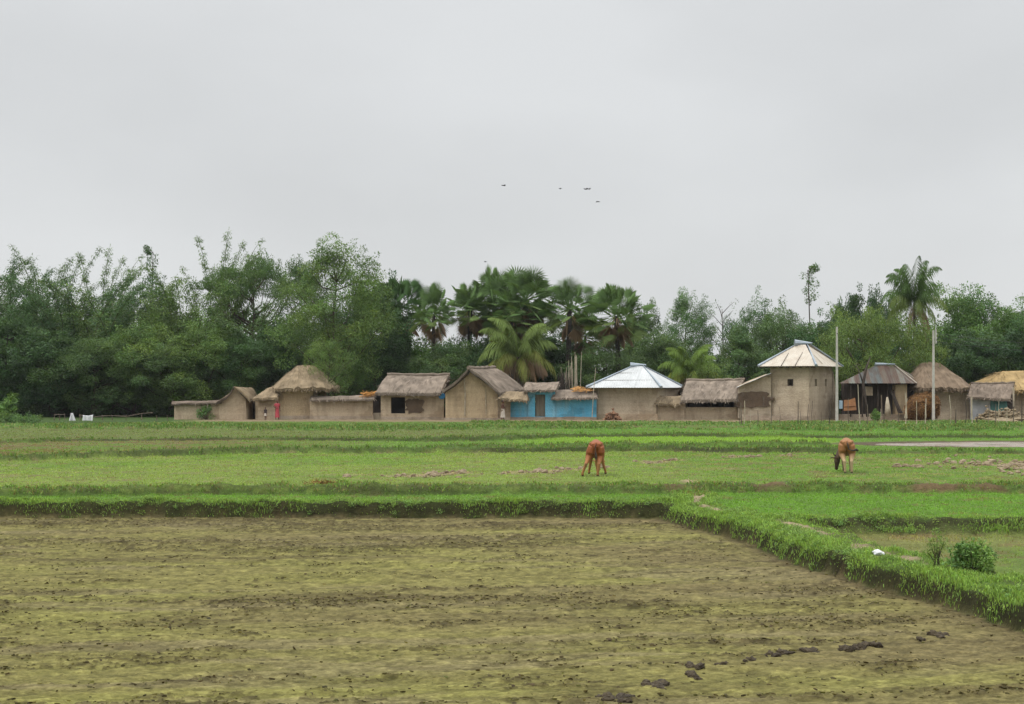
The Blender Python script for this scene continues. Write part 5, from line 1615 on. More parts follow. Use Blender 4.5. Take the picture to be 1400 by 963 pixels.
mb = MB(); mb.prism([P(1147.3, 559, Y - .9), P(1152, 559, Y - .9), P(1152, 548, Y - .9), P(1147.6, 547.5, Y - .9)], (0, .05, 0)); mb.build('sheet', M_PALEBLUE, t)
t = thing('bamboo_bundle', 'bundle of dark bamboo poles leaning against the rusty roofed hut', 'poles', P(1226, 565, Y - 1))
mb = MB(); g = np.random.default_rng(14)
for k in range(11):
    mb.tube([P(1223 + g.uniform(0, 11), 565, Y - 1.1 + .05 * k), P(1217 + g.uniform(0, 6), 533 + g.uniform(0, 5), Y - .35)], .05, 6)
mb.build('poles', M_WOODDARK, t)
t = thing('tree_stump', 'pale split tree stump in front of the rusty roofed hut', 'stump', P(1214, 566, Y - 1.4))
mb = MB(); mb.tube([P(1214, 569, Y - 1.4), P(1213.5, 556, Y - 1.4), P(1213, 543, Y - 1.4)], [.28, .2, .07], 7); mb.build('trunk', M_BAMBOO, t, True)
mb = MB(); mb.tube([P(1206, 569, Y - 1.3), P(1205, 540, Y - 1.3)], [.06, .04], 6); mb.build('stake', M_WOOD, t)
t = thing('dead_trunk', 'black forked trunk rising in front of the rusty metal roof', 'tree', P(1181, 568, Y - 1.2))
mb = MB(); mb.tube([P(1186, 570, Y - 1.2), P(1183, 545, Y - 1.2), P(1180, 524, Y - 1.2), P(1184, 505, Y - 1.1), P(1190, 488, Y - .9)], [.11, .09, .12, .09, .03], 7)
mb.tube([P(1180, 524, Y - 1.2), P(1176, 512, Y - 1.2), P(1170, 498, Y - 1)], [.07, .05, .02], 6); mb.build('trunk', M_WOODDARK, t, True)

# ---- 12. straw stack
Y = 117.2
t = thing('straw_stack', 'rounded brown straw stack between the rusty roofed hut and the round thatch hut', 'haystack', (*xy(1260, Y), ZV))
mb = MB(); g = np.random.default_rng(15)
for (px, py, rx, rz_) in ((1258, 556, 1.05, .95), (1268, 552, .85, .85), (1250, 560, .7, .6), (1272, 562, .6, .5)):
    c0 = P(px, py, Y)
    lump(mb, c0, rx, int(px), .85, T(150, 116, 80, 1.2) * .7, 12, 8)
    for k in range(900):
        d = rdir(g, 1)[0]; d[1] = -abs(d[1]) if g.uniform() < .7 else d[1]
        p = c0 + d * np.array([rx, rx, rz_]) * g.uniform(.9, 1.1); s = rdir(g, 1)[0] * .016
        q = p + unit(np.cross(d, rdir(g, 1)[0])) * g.uniform(.2, .5) + d * .06 + np.array([0, 0, -.12])
        if p[2] < ZV: continue
        tone = T(172, 128, 82, 1.15) if g.uniform() < .55 else T(120, 92, 68, 1.15)
        mb.add([p - s, p + s, q + s * .5, q - s * .5], [(0, 1, 2, 3)], np.clip(tone * g.uniform(.6, 1.35), 0, 1))
mb.build('straw', M_THATCH, t)
for px0, px1, top in ((1240, 1238, 538), (1237, 1240, 545), (1266, 1266, 545)):
    mb = MB(); mb.tube([P(px0, 572, Y - 1.1), P(px1, top, Y - 1.0)], .04, 5); mb.build('prop', M_BAMBOO, t)

# ---- 13. round thatch hut
Y = 119.5
r = thing('thatched_hut', 'mud hut under a steep rounded brown thatch behind the right electric pole', 'hut', (*xy(1300, Y), ZV), G_H)
a, b = xy(1277, Y), xy(1327, Y); z0 = ZV - .2
mb = MB(); mb.panel(a, b, z0, zpx(530, Y), .35, seed=44); mb.panel(b, xy(1334, Y + 4.5), z0, zpx(530, Y), .3, seed=45); mb.panel(xy(1268, Y + 4.5), (xy(1254, Y)[0], Y + .8), z0, zpx(530, Y), .3, seed=46)
mb.panel((xy(1254, Y)[0], Y + .9), (xy(1279, Y)[0], Y + .9), z0, zpx(530, Y), .3, seed=460); mb.build('wall', M_MUD2, r)
mb = MB(); mb.panel(xy(1276, Y - .25), xy(1330, Y - .25), z0, zpx(564, Y), .22, seed=47); mb.build('plinth', M_MUD2, r)
mb = MB(); dome(mb, (xy(1243, Y)[0], xy(1333, Y)[0], Y - 1.0, Y + 5.6, zpx(530, Y)), P(1262, 496.5, Y + 2.2), P(1282, 496.5, Y + 2.4),   .3, bulge=.03, base=T(140, 122, 103, 1.25), seed=21, dens=13, pw=3.4); mb.build('roof', M_THATCH, r)

# ---- 14. small shed with teal sheet
Y = 118.6
r = thing('thatched_shed', 'small grey thatched shed with pale and teal sheets under its eave', 'shed', (*xy(1354, Y), ZV), G_H)
z0 = ZV - .2
mb = MB(); mb.panel(xy(1327, Y), xy(1354, Y), z0, zpx(540, Y), .12, seed=48); mb.build('pale_sheet', M_GREYSHEET, r)
mb = MB(); mb.panel(xy(1354.2, Y), xy(1377, Y), z0, zpx(540, Y), .12, seed=49); mb.build('teal_sheet', M_TEAL, r)
mb = MB(); mb.panel(xy(1327, Y + .3), xy(1386, Y + .3), z0, zpx(538, Y), .2, seed=50); mb.build('wall', M_DARKWALL, r)
mb = MB(); e0, e1, r1, r0 = P(1323.5, 542, Y - .7), P(1381, 546, Y - .7), P(1386.5, 523.5, Y + 1.2), P(1328, 524.5, Y + 1.2)
slab(mb, e0, e1, r1, r0, .2, 14, 7, .06, .05, DARKTH * 1.1, 22, 14); slab(mb, e1 + [.3, 3.8, 0], e0 + [0, 3.8, 0], r0, r1, .2, 8, 4, .06, .05, DARKTH, 23, 3); ridge_roll(mb, r0, r1, .1, DARKTH); mb.build('roof', M_THATCH, r)
mb = MB(); mb.tube([P(1386, 556, Y - .6), P(1385.5, 530, Y - .5)], .07, 6); mb.build('post', M_BAMBOO, r)
mb = MB(); mb.tube([P(1328.5, 571, Y - .9), P(1328, 543, Y - .9)], .07, 6); mb.build('post', M_BAMBOO, r)

# ---- 15. straw coloured roof at the right edge
Y = 122.5
r = thing('thatched_house', 'large house with fresh straw coloured thatch cut by the right edge', 'house', (*xy(1420, Y), ZV), G_H)
z0 = ZV - .2
mb = MB(); mb.panel(xy(1368, Y), xy(1490, Y), z0, zpx(533, Y), .35, seed=51); mb.panel(xy(1376, Y + 4.5), xy(1368, Y), z0, zpx(533, Y), .35, seed=52); mb.build('wall', M_MUD2, r)
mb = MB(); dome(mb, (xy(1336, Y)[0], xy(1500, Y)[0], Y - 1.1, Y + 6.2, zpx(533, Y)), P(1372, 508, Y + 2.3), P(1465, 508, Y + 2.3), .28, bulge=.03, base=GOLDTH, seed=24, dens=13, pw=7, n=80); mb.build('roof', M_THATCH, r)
mb = MB(); g = np.random.default_rng(16)
lump(mb, (xy(1368, 116.5)[0], 116.6, ZV - .05), 2.0, 8, .17, (.8, .8, .8), 18, 6)
for k in range(620):
    px = 1368 + np.clip(g.normal() * 16, -33, 33); y = 116.5 + g.uniform(-.7, .7)
    z = ZV + abs(g.normal()) * .3 * (1.1 if px > 1345 else .6)
    lump(mb, (xy(px, y)[0], y, z), g.uniform(.06, .17), k, .7, np.clip(np.array([1, 1, 1]) * g.uniform(.6, 1.0), 0, 1))
mb2 = M_DRYCLOD
tag(mb.build('earth_heap', mb2, None, loc=(*xy(1365, 116.5), ZV)), 'long pale heap of earth and straw below the teal sheeted shed', 'heap')

# pieces of a roof belong to that roof
for t in [o for o in COL.objects if o.type == 'EMPTY']:
    rf = [c for c in t.children if c.name.split('.')[0] == 'roof']
    if not rf: continue
    for c in list(t.children):
        if c.name.split('.')[0] in ('ridge_caps', 'sheet_lap', 'sheet_seam', 'pale_strip', 'rafter'): c.parent = rf[0]
# ------------------------------------------------------------------ bodies grown into one skin
def fuse(mb, voxel, smooth_it=4, name='body'):
    """join overlapping limbs of a figure into one continuous surface"""
    me = mb.mesh('tmp', None, color=False)
    o = bpy.data.objects.new('tmp', me); COL.objects.link(o)
    m = o.modifiers.new('r', 'REMESH'); m.mode = 'VOXEL'; m.voxel_size = voxel
    s = o.modifiers.new('s', 'SMOOTH'); s.iterations = smooth_it; s.factor = .5
    dg = bpy.context.evaluated_depsgraph_get()
    out = bpy.data.meshes.new_from_object(o.evaluated_get(dg))
    out.name = name
    out.polygons.foreach_set('use_smooth', np.ones(len(out.polygons), dtype=bool))
    bpy.data.objects.remove(o); bpy.data.meshes.remove(me)
    return out


def cow_mat(name, main, pale, dark, head_dark):
    m, nt, bs, out = new_mat(name)
    tc = nd(nt, 'ShaderNodeTexCoord'); sp = nd(nt, 'ShaderNodeSeparateXYZ'); nt.links.new(tc.outputs['Object'], sp.inputs[0])
    def ramp(sock, a, b):
        r = nd(nt, 'ShaderNodeMapRange'); r.inputs[1].default_value = a; r.inputs[2].default_value = b; nt.links.new(sock, r.inputs[0]); return r.outputs[0]
    c = mixnode(nt, main, main * .78, noise_fac(nt, 5, .35, .65))
    c = mixnode(nt, c, pale, ramp(sp.outputs[2], .72, .40))           # paler legs
    c = mixnode(nt, c, dark, ramp(sp.outputs[2], .10, .05))           # hooves
    c = mixnode(nt, c, np.array([.03, .025, .02]), ramp(sp.outputs[1], -.105, -.145))      # tail tuft
    if head_dark is not None:
        c = mixnode(nt, c, head_dark, ramp(sp.outputs[1], .98, 1.22))
    nt.links.new(c, bs.inputs['Base Color']); bs.inputs['Roughness'].default_value = .65; bs.inputs['Specular IOR Level'].default_value = .25
    return m


def cow(label, loc, rz, feet, head, tail, mat, horn=True):
    """local frame: rump at y=0 towards the viewer, shoulders at y=1.15; feet = (hind left, hind right, fore left, fore right) offsets"""
    mb = MB()
    trunk = [((0, -.03, 1.0), (.08, .08)), ((0, .03, .97), (.15, .13)), ((0, .2, .93), (.19, .19)), ((0, .45, .86), (.245, .28)), ((0, .7, .84), (.27, .30)), ((0, .95, .85), (.25, .29)), ((0, 1.15, .90), (.19, .25)), ((0, 1.27, .92), (.11, .16))]
    mb.tube([p for p, r in trunk], [(r[0], r[1]) for p, r in trunk], 16)
    mb.tube([(0, .85, 1.04), (0, 1.0, 1.06), (0, 1.15, 1.02)], [.07, .09, .06], 8)                 # hump
    for s in (-1, 1): mb.tube([(s * .08, -.02, 1.0), (s * .14, .12, 1.03), (s * .18, .36, 1.03)], [.05, .06, .05], 8)       # hip bones
    for i, s in ((0, -1), (1, 1)):
        fx, fy = feet[i]
        hip = np.array([s * .115, .14, .95]); foot = np.array([fx, fy, .04])
        knee = np.array([s * .135 + fx * .2, .22 + fy * .3, .62]); hock = np.array([fx * .64 + s * .045, -.05 + fy * .75, .41]); fet = foot + np.array([0, -.01, .09])
        mb.tube([hip, (hip + knee) / 2, knee, (knee + hock) / 2, hock, fet, foot + [0, .02, 0]], [(.13, .16), (.145, .19), (.115, .16), (.075, .09), .052, .04, .05], 10)
    for i, s in ((2, -1), (3, 1)):
        fx, fy = feet[i]
        sh = np.array([s * .14, 1.08, .80]); foot = np.array([fx, 1.12 + fy, .04]); el = np.array([s * .14 + fx * .1, 1.05, .60])
        kn = np.array([s * .05 + fx * .6, 1.10 + fy * .5, .34]); fet = foot + np.array([0, 0, .09])
        mb.tube([sh, el, (el + kn) / 2, kn, fet, foot + [0, .02, 0]], [(.11, .15), .09, .06, .05, .038, .048], 10)
    hx, hy, hz = head                                               # poll
    pol = np.array([hx, hy, hz]); nb = np.array([0, 1.2, .95])
    mb.tube([nb - [0, .08, .02], (nb * .5 + pol * .5) + [0, .04, .05], pol], [(.14, .22), (.11, .17), (.09, .12)], 12)
    mz = pol + np.array([hx * .12, .12, -(hz - .07)])                  # muzzle near the grass
    mb.tube([pol + [0, 0, .04], pol * .7 + mz * .3, pol * .35 + mz * .65, mz], [(.10, .10), (.095, .105), (.07, .08), (.055, .06)], 12)
    for s in (-1, 1):
        e = pol + np.array([s * .09, -.01, 0]); mb.tube([e, e + [s * .10, -.02, .015], e + [s * .18, -.02, -.03]], [.03, .05, .012], 8, flat=.45)
    mb.tube([(0, -.06, 1.06)] + [tuple(q) for q in tail], [.045] + [.026] * (len(tail) - 2) + [.05, .02][:2], 7)
    me = fuse(mb, .018, 3, 'cow'); me.materials.append(mat)
    o = link('cow', me, None, loc); o.rotation_euler = (0, 0, rz)
    tag(o, label, 'cow', 'cows grazing on the green plots')
    for s in (-1, 1):
        h = MB(); b = pol + np.array([s * .06, -.03, .07]); h.tube([b, b + [s * .07, -.03, .06], b + [s * .05, -.05, .14]], [.022, .016, .004], 8)
        link('horn', h.mesh('horn', M_HORN, smooth=True), o)
        e = MB(); lump(e, pol * .72 + mz * .28 + [s * .088, .0, 0], .017, 3, 1.0, nseg=8, nring=6)
        link('eye', e.mesh('eye', M_HAIR, smooth=True), o)
    return o


KC = 1.25
MC1 = cow_mat('red_brown_hide', T(152, 88, 50, KC), T(168, 118, 74, KC), T(60, 48, 40, KC), None)
MC2 = cow_mat('tan_hide', T(160, 112, 70, KC), T(190, 166, 130, KC), T(80, 70, 54, KC), T(84, 66, 54, KC))
x, y = 815 * 1.0, 47.6
c1 = P(815, 651, y); z1 = zat(c1[0], y) - .01
cow('red brown cow grazing with its hind legs spread wide, rump to the viewer', (c1[0], y, z1), R_(-3), [(-.42, -.05), (.05, 0), (-.22, .15), (.30, .05)], (.06, 1.75, .42), [(-.02, -.12, .98), (-.02, -.12, .80), (.0, -.11, .62), (.01, -.10, .52)], MC1)
y = 49.5; c2 = P(1158, 643, y); z2 = zat(c2[0], y) - .01
cow('tan cow with dark lowered head seen at its left and tail swung right', (c2[0], y, z2), R_(-11), [(-.06, 0), (.15, .03), (-.08, .1), (.14, .0)], (-.28, 1.3, .46), [(.02, -.13, .96), (.06, -.14, .80), (.18, -.15, .76), (.30, -.15, .80), (.36, -.15, .74)], MC2)


# ------------------------------------------------------------------ people
def person(label, loc, h, rz, cloth, arms, stride=.06, hair_bun=False, long_skirt=True, top=True):
    s = h / 1.7
    root = thing('person', label, 'person', loc, 'villagers by the houses', rz)
    v = lambda x, y, z: np.array([x, y, z]) * s
    mb = MB()
    mb.tube([v(0, 0, .86), v(0, .0, 1.0), v(0, .0, 1.15), v(0, 0, 1.32), v(0, .0, 1.42)], [(.155 * s, .11 * s), (.13 * s, .10 * s), (.14 * s, .105 * s), (.165 * s, .10 * s), (.09 * s, .07 * s)], 14)
    mb.tube([v(0, 0, 1.38), v(0, -.01, 1.50)], [.055 * s, .05 * s], 10)
    mb.tube([v(0, -.02, 1.46), v(0, -.025, 1.53), v(0, -.02, 1.6), v(0, -.01, 1.67), v(0, 0, 1.70)], [(.05 * s, .06 * s), (.068 * s, .085 * s), (.075 * s, .095 * s), (.06 * s, .08 * s), (.02 * s, .03 * s)], 12)
    mb.tube([v(0, -.10, 1.585), v(0, -.128, 1.555)], [.012 * s, .016 * s], 6)                      # nose
    for q in (-1, 1):
        mb.tube([v(q * .075, 0, 1.57), v(q * .088, .01, 1.575)], [.02 * s, .014 * s], 6)         # ears
        hip = v(q * .085, 0, .9); kn = v(q * .09, -stride * q * .6, .48); an = v(q * .09, -stride * q, .08)
        mb.tube([hip, (hip + kn) / 2, kn, (kn + an) / 2 + v(0, .02, .02), an], [.09 * s, .078 * s, .055 * s, .055 * s, .036 * s], 10)
        mb.tube([an + v(0, .04, -.04), an + v(0, -.06, -.05), an + v(0, -.14, -.06)], [(.035 * s, .035 * s), (.04 * s, .03 * s), (.03 * s, .018 * s)], 8)
        sh = v(q * .165, 0, 1.37); el, wr = [v(*p) for p in arms[0 if q < 0 else 1]]
        mb.tube([v(q * .10, 0, 1.37), sh, (sh + el) / 2, el, (el + wr) / 2, wr], [.06 * s, .055 * s, .045 * s, .038 * s, .036 * s, .025 * s], 9)
        d = unit(wr - el); sd = unit(np.cross(d, [0, 1, .2])); pal = wr + d * .08 * s
        mb.tube([wr, wr + d * .04 * s, pal], [(.024 * s, .016 * s), (.04 * s, .016 * s), (.038 * s, .014 * s)], 8)
        for f, L_ in ((-1.5, .055), (-.5, .07), (.5, .066), (1.5, .05)):
            b = pal + sd * f * .02 * s; mb.tube([b, b + d * L_ * .5 * s, b + (d * .9 + np.array([0, -.3, 0])) * L_ * s], .0095 * s, 6)
        b = wr + d * .025 * s; mb.tube([b, b + (d * .5 - sd * q * .8) * .045 * s, b + (d * .85 - sd * q * .7) * .07 * s], .0105 * s, 6)
    me = fuse(mb, .009, 2, 'body'); me.materials.append(M_SKIN); link('body', me, root)
    hb = MB()
    hb.tube([v(0, .03, 1.55), v(0, .03, 1.63), v(0, .015, 1.69), v(0, .0, 1.715)], [(.078 * s, .085 * s), (.086 * s, .10 * s), (.066 * s, .085 * s), (.02 * s, .03 * s)], 12)
    if hair_bun: lump(hb, v(0, .12, 1.56), .055 * s, 4, 1, nseg=10, nring=7)
    link('hair', hb.mesh('hair', M_HAIR, smooth=True), root)
    for q in (-1, 1):
        e = MB(); lump(e, v(q * .03, -.098, 1.60), .011 * s, 2, .8, nseg=8, nring=6); link('eye', e.mesh('eye', M_HAIR, smooth=True), root)
    sk = MB(); zb = .22 if long_skirt else .55
    zz = [.98, .9, .7, .5, zb + .1, zb]
    sk.tube([v(0, 0, z) for z in zz if z >= zb], [((.145 + .07 * (1 - z)) * s, (.12 + .10 * (1 - z) + .6 * stride * (1 - z)) * s) for z in zz if z >= zb], 22, cap=False)
    link('skirt', sk.mesh('skirt', cloth[0], smooth=True), root)
    if top:
        tp = MB()
        tp.tube([v(0, 0, .93), v(0, 0, 1.1), v(0, 0, 1.3), v(0, 0, 1.405), v(0, 0, 1.43)], [(.175 * s, .13 * s), (.155 * s, .12 * s), (.185 * s, .125 * s), (.13 * s, .095 * s), (.07 * s, .065 * s)], 18, cap=False)
        for q in (-1, 1):
            sh = v(q * .165, 0, 1.37); el = v(*arms[0 if q < 0 else 1][0]); tp.tube([v(q * .1, 0, 1.36), sh, sh * .4 + el * .6], [.068 * s, .066 * s, .058 * s], 10, cap=False)
        link('blouse', fuse_open(tp, cloth[1]), root)
    return root


def fuse_open(tp, mat):
    me = tp.mesh('blouse', mat, smooth=True); return me


y = 118.0
p_ = P(379, 576, y); person('woman in a red sari standing before the domed thatch hut', (p_[0], y, zat(p_[0], y)), 1.52, R_(20), (M_RED, M_RED), (((-.30, -.02, 1.12), (-.12, -.16, 1.06)), ((.22, .03, 1.08), (.23, -.08, .86))), .14, True)
p_ = P(363, 576, y); person('small child with pale shorts standing left of the woman in red', (p_[0], y, zat(p_[0], y)), .98, R_(-20), (M_LIGHTCLOTH, M_DARKCLOTH), (((-.23, .02, 1.1), (-.24, -.06, .86)), ((.22, .02, 1.1), (.24, -.06, .86))), .04, False, False)
y = 117.4
p_ = P(687.5, 574, y); person('bare chested dark man in a pale wrap by the corner of the gabled hut', (p_[0], y, zat(p_[0], y)), 1.5, R_(60), (M_LIGHTCLOTH, M_DARKCLOTH), (((-.24, .0, 1.1), (-.12, -.2, 1.12)), ((.24, .02, 1.1), (.16, -.16, .98))), .05, False, True, False)

# ------------------------------------------------------------------ electric poles and wires
def epole(label, px, base, top, Y, w):
    t = thing('electric_pole', label, 'pole', P(px, base, Y))
    b, a = P(px, base + 4, Y), P(px + .3, top, Y)
    mb = MB(); mb.box(((a + b) / 2), (w, w * .8, a[2] - b[2])); 
    for i in range(4, 8): mb.v[i] = (mb.v[i][0] * .62 + a[0] * .38, mb.v[i][1] * .62 + a[1] * .38, mb.v[i][2])
    mb.build('shaft', M_CONCRETE, t)
    return t, a


t, a1 = epole('left concrete electric pole standing bare beside the tall mud house', 1144, 577, 447, 114.5, .2)
mb = MB(); mb.tube([a1 + [0, -.12, -.5], a1 + [0, .12, -.5]], .03, 6); mb.build('bolt', M_WIRE, t)
t, a2 = epole('right concrete electric pole standing before the round thatch hut', 1276, 573, 452, 116.0, .2)
mb = MB(); mb.box(a2 + [.17, 0, -.45], (.1, .1, 1.1)); mb.build('bracket', M_CONCRETE, t)
for k in range(3):
    z = a2[2] - .25 - .3 * k
    ins = MB(); ins.tube([(a2[0] + .22, a2[1], z - .06), (a2[0] + .22, a2[1], z + .06)], [.05, .035], 8); ins.build('insulator', M_WHITECLOTH, t)
    mb = MB(); pts = []
    s = np.array([a2[0] + .25, a2[1], z]); e = np.array([62.0, 121.0 + k * .4, z + .6])
    for q in np.linspace(0, 1, 15): pts.append(s * (1 - q) + e * q + np.array([0, 0, -1.1 * 4 * q * (1 - q)]))
    mb.tube(pts, .012, 4)
    o = mb.build('power_line', M_WIRE, None, loc=tuple(s)); tag(o, ['top wire running right from the right electric pole', 'middle wire running right from the right electric pole', 'lowest wire running right from the right electric pole'][k], 'wire', 'power lines on the right electric pole')

# ------------------------------------------------------------------ stake fences
def stake(root, px, top, base, Y, r=.03, mat=M_WOOD, lean=0.0, nm='stake'):
    r *= .8
    b = P(px, base, Y); b[2] = zat(b[0], Y) - .1
    a = P(px + lean, top, Y); m = (a + b) / 2 + np.array([rnd.uniform(-.05, .05), rnd.uniform(-.05, .05), 0])
    mb = MB(); mb.tube([b, m, a], [r * 1.15, r, r * .7], 5); return mb.build(nm, mat, root)


r = thing('stake_fence', 'row of thin crooked stakes in front of the tall mud house', 'fence', (*xy(1080, 106), .45))
for px, top, ln, rr, m in [(1014, 551, -1, .05, 0), (1017, 548, 1, .04, 1), (1011, 556, .5, .03, 0), (1026, 560, .4, .02, 1), (1036, 561, 0, .03, 0), (1054, 560, .5, .035, 0), (1066, 556, -.4, .025, 0), (1091, 549, .3, .035, 2), (1094, 562, 0, .02, 2), (1105, 553, .4, .03, 2), (1110, 548, 1, .02, 2), (1122, 563, .5, .02, 0), (1134, 562, 1.6, .035, 2)]:
    stake(r, px, top, 581, 106 + rnd.uniform(-.4, .4), rr, (M_WOOD, M_BAMBOO, M_WOODDARK)[m], ln)
r = thing('stake_fence', 'uneven row of tall thin stakes from the left electric pole to the right edge', 'fence', (*xy(1290, 106), .45))
for px, top, ln, rr, m in [(1160, 545, -.3, .035, 0), (1169, 564, 0, .025, 0), (1176, 526, -3, .04, 1), (1186, 553, .2, .035, 0), (1204, 559, .4, .03, 1), (1208, 562, .2, .03, 2), (1228, 564, .2, .045, 0), (1238, 537, .6, .04, 1), (1253, 548, 0, .035, 1), (1265, 552, .3, .04, 1), (1300, 541, -2, .035, 1), (1307, 560, 0, .06, 0), (1320, 549, .2, .035, 2), (1329.5, 543, -.4, .055, 1), (1336, 566, 0, .04, 2), (1351, 552, .3, .025, 0), (1362, 553, -.5, .04, 0), (1365, 545, 1, .02, 1), (1377, 556, 0, .03, 1), (1386, 549, .5, .04, 0), (1397, 548, .3, .045, 2), (1412, 551, .3, .04, 0), (1427, 549, -.4, .03, 1)]:
    stake(r, px, top, 584, 105 + rnd.uniform(-.5, .5), rr, (M_WOOD, M_BAMBOO, M_WOODDARK)[m], ln)
r = thing('stick_fence', 'rough stick fence with a sagging rail left of the mud wall', 'fence', (*xy(160, 117), .4))
for px, top, rr in [(74, 566, .05), (81, 566, .05), (88.5, 566, .04), (109, 566, .06), (141, 568, .05), (153, 569, .05), (173, 567, .03), (194, 565, .06), (214, 568, .05), (229, 568, .03)]:
    stake(r, px, top, 578, 117.0, rr, M_WOOD, rnd.uniform(-.8, .8), 'post')
for pts in ([(110, 567.5), (116, 569.5), (127, 570.5), (141, 569), (152, 568.5)], [(152, 568.5), (173, 569.5), (194, 565.5), (209, 564.5)], [(74, 567), (89, 567)]):
    mb = MB(); mb.tube([P(a, b, 116.95) for a, b in pts], .03, 5); mb.build('rail', M_WOOD, r)


def cloth(label, pts, Y, seed, name='white_cloth'):
    g = np.random.default_rng(seed); n = 9
    (ax, ay), (bx, by), (cx, cy), (dx, dy) = pts      # top left, top right, bottom right, bottom left
    V = []; Fq = []
    for i in range(n):
        for j in range(n):
            u, v = i / (n - 1), j / (n - 1)
            px = (ax * (1 - u) + bx * u) * (1 - v) + (dx * (1 - u) + cx * u) * v; py = (ay * (1 - u) + by * u) * (1 - v) + (dy * (1 - u) + cy * u) * v
            py += 1.2 * math.sin(math.pi * u) * (1 - v)
            p = P(px, py, Y); p[1] += .09 * math.sin(u * 14 + seed) * (.4 + v) ; V.append(p)
    for i in range(n - 1):
        for j in range(n - 1): Fq.append((i * n + j, i * n + j + 1, (i + 1) * n + j + 1, (i + 1) * n + j))
    mb = MB(); mb.add(V, Fq)
    o = mb.build(name, M_WHITECLOTH, None, True, loc=tuple(P(ax, ay, Y)))
    s = o.modifiers.new('thick', 'SOLIDIFY'); s.thickness = .02
    return tag(o, label, 'cloth')


cloth('narrow white cloth hanging in a peak, left of the other white cloth', [(97.0, 564.5), (99.5, 564.5), (104, 578), (93, 578)], 116.6, 1)
cloth('wide white cloth draped over the stick fence, right of the peaked one', [(113.5, 567.5), (127.5, 567), (126.5, 578), (113, 577)], 116.6, 4)

# ------------------------------------------------------------------ birds
for px, py, sp, dih, lab in [(689, 254, .5, .35, 'small dark bird flying alone, leftmost of the flock'), (766, 258, .34, .1, 'faintest small bird, second from the left in the sky'), (801, 259, .46, .5, 'left one of two birds flying side by side'), (805.3, 258.8, .46, .45, 'right one of two birds flying side by side'), (818, 276, .52, -.2, 'lowest bird of the flock in the sky'), (664, 358, .35, .3, 'tiny bird just above the tallest fan palms')]:
    Yb = 112; p = P(px, py, Yb); sp *= .5
    t = thing('bird', lab, 'bird', p, 'birds over the village', rnd.uniform(0, 3))
    mb = MB(); mb.tube([(0, -.17, 0), (0, -.10, .01), (0, 0, 0), (0, .12, 0), (0, .2, 0)], [.015, .04, .055, .035, .05], 8, flat=.6)
    link('body', mb.mesh('body', M_BIRD, smooth=True), t)
    for s in (-1, 1):
        w_ = MB()
        w_.add([(s * .03, -.06, 0), (s * .03, .08, 0), (s * sp * .5, .06, sp * .5 * dih), (s * sp * .45, -.05, sp * .5 * dih), (s * sp, .08, sp * .6 * dih)], [(0, 1, 2, 3), (3, 2, 4)])
        w_.add([(s * .03, -.06, .015), (s * .03, .08, .015), (s * sp * .5, .06, sp * .5 * dih + .015), (s * sp * .45, -.05, sp * .5 * dih + .015), (s * sp, .08, sp * .6 * dih + .005)], [(3, 2, 1, 0), (4, 2, 3)])
        link('wing', w_.mesh('wing', M_BIRD), t)

# ------------------------------------------------------------------ small things on the ground
def on_land(px, py, zg):
    Y = (H - zg) * F / (py - YH)
    for _ in range(6):
        x = (px - 700) * Y / F; z = zat(x, Y); Y = (H - z) * F / (py - YH)
    return np.array([x, Y, z])


p = on_land(1202, 761, -.1) + np.array([0, 0, .03])
mb = MB(); g = np.random.default_rng(2)
for k in range(3): lump(mb, p + np.array([-.04 + .05 * k, .02 * k, .035 - .012 * k]), .075 - .014 * k, 5 + k, .75, nseg=9, nring=7)
o = link('plastic_bag', fuse(mb, .012, 1, 'plastic_bag'), None, (0, 0, 0)); o.data.materials.append(M_PLASTIC)
V = np.array([v.co for v in o.data.vertices]) - p
for i, v in enumerate(o.data.vertices): v.co = V[i]
o.location = p; tag(o, 'small crumpled white plastic bag on the grassy bank', 'bag')
p = on_land(443, 663, .15)
mb = MB(); g = np.random.default_rng(4)
for k in range(260):
    q = p + np.array([g.normal() * .22, g.normal() * .15, abs(g.normal()) * .05]); d = rdir(g, 1)[0] * .22; d[2] = abs(d[2]) * .7; s = rdir(g, 1)[0] * .012
    mb.add([q - s, q + s, q + d], [(0, 1, 2)], np.clip(T(150, 118, 70, 1.2) * g.uniform(.6, 1.3), 0, 1))
tag(mb.build('dry_weed', M_THATCH, None, loc=tuple(p)), 'brown dried weed clump alone on the wide green plot', 'weed')
CLODS = [(897, 938, 34, 'largest dark clod heap near the bottom, made of many lumps'), (838, 957, 36, 'dark clod heap touching the bottom edge of the photo'),
         (952, 914, 16, 'dark clod upper left of a low grey one, right of the largest heap'), (948, 926, 17, 'low flat clod just right of the largest clod heap'),
         (987, 911, 14, 'flat dark clod alone in the middle of the clod trail'), (1026, 905, 14, 'small clod left of the two joined clods'),
         (1053, 897, 14, 'left of two joined clods in the trail'), (1070, 894, 16, 'right of two joined clods in the trail'), (1110, 892, 17, 'upright dark clod in the middle right of the trail'),
         (1157, 889, 16, 'clod just left of the tallest dark clod'), (1177, 886, 20, 'tallest dark clod toward the right of the trail'), (1195, 884, 14, 'small clod at the right end of the trail'),
         (1262, 877, 12, 'small low clod below the bank at right'), (1285, 869, 16, 'clod nearest the foot of the right bank')]
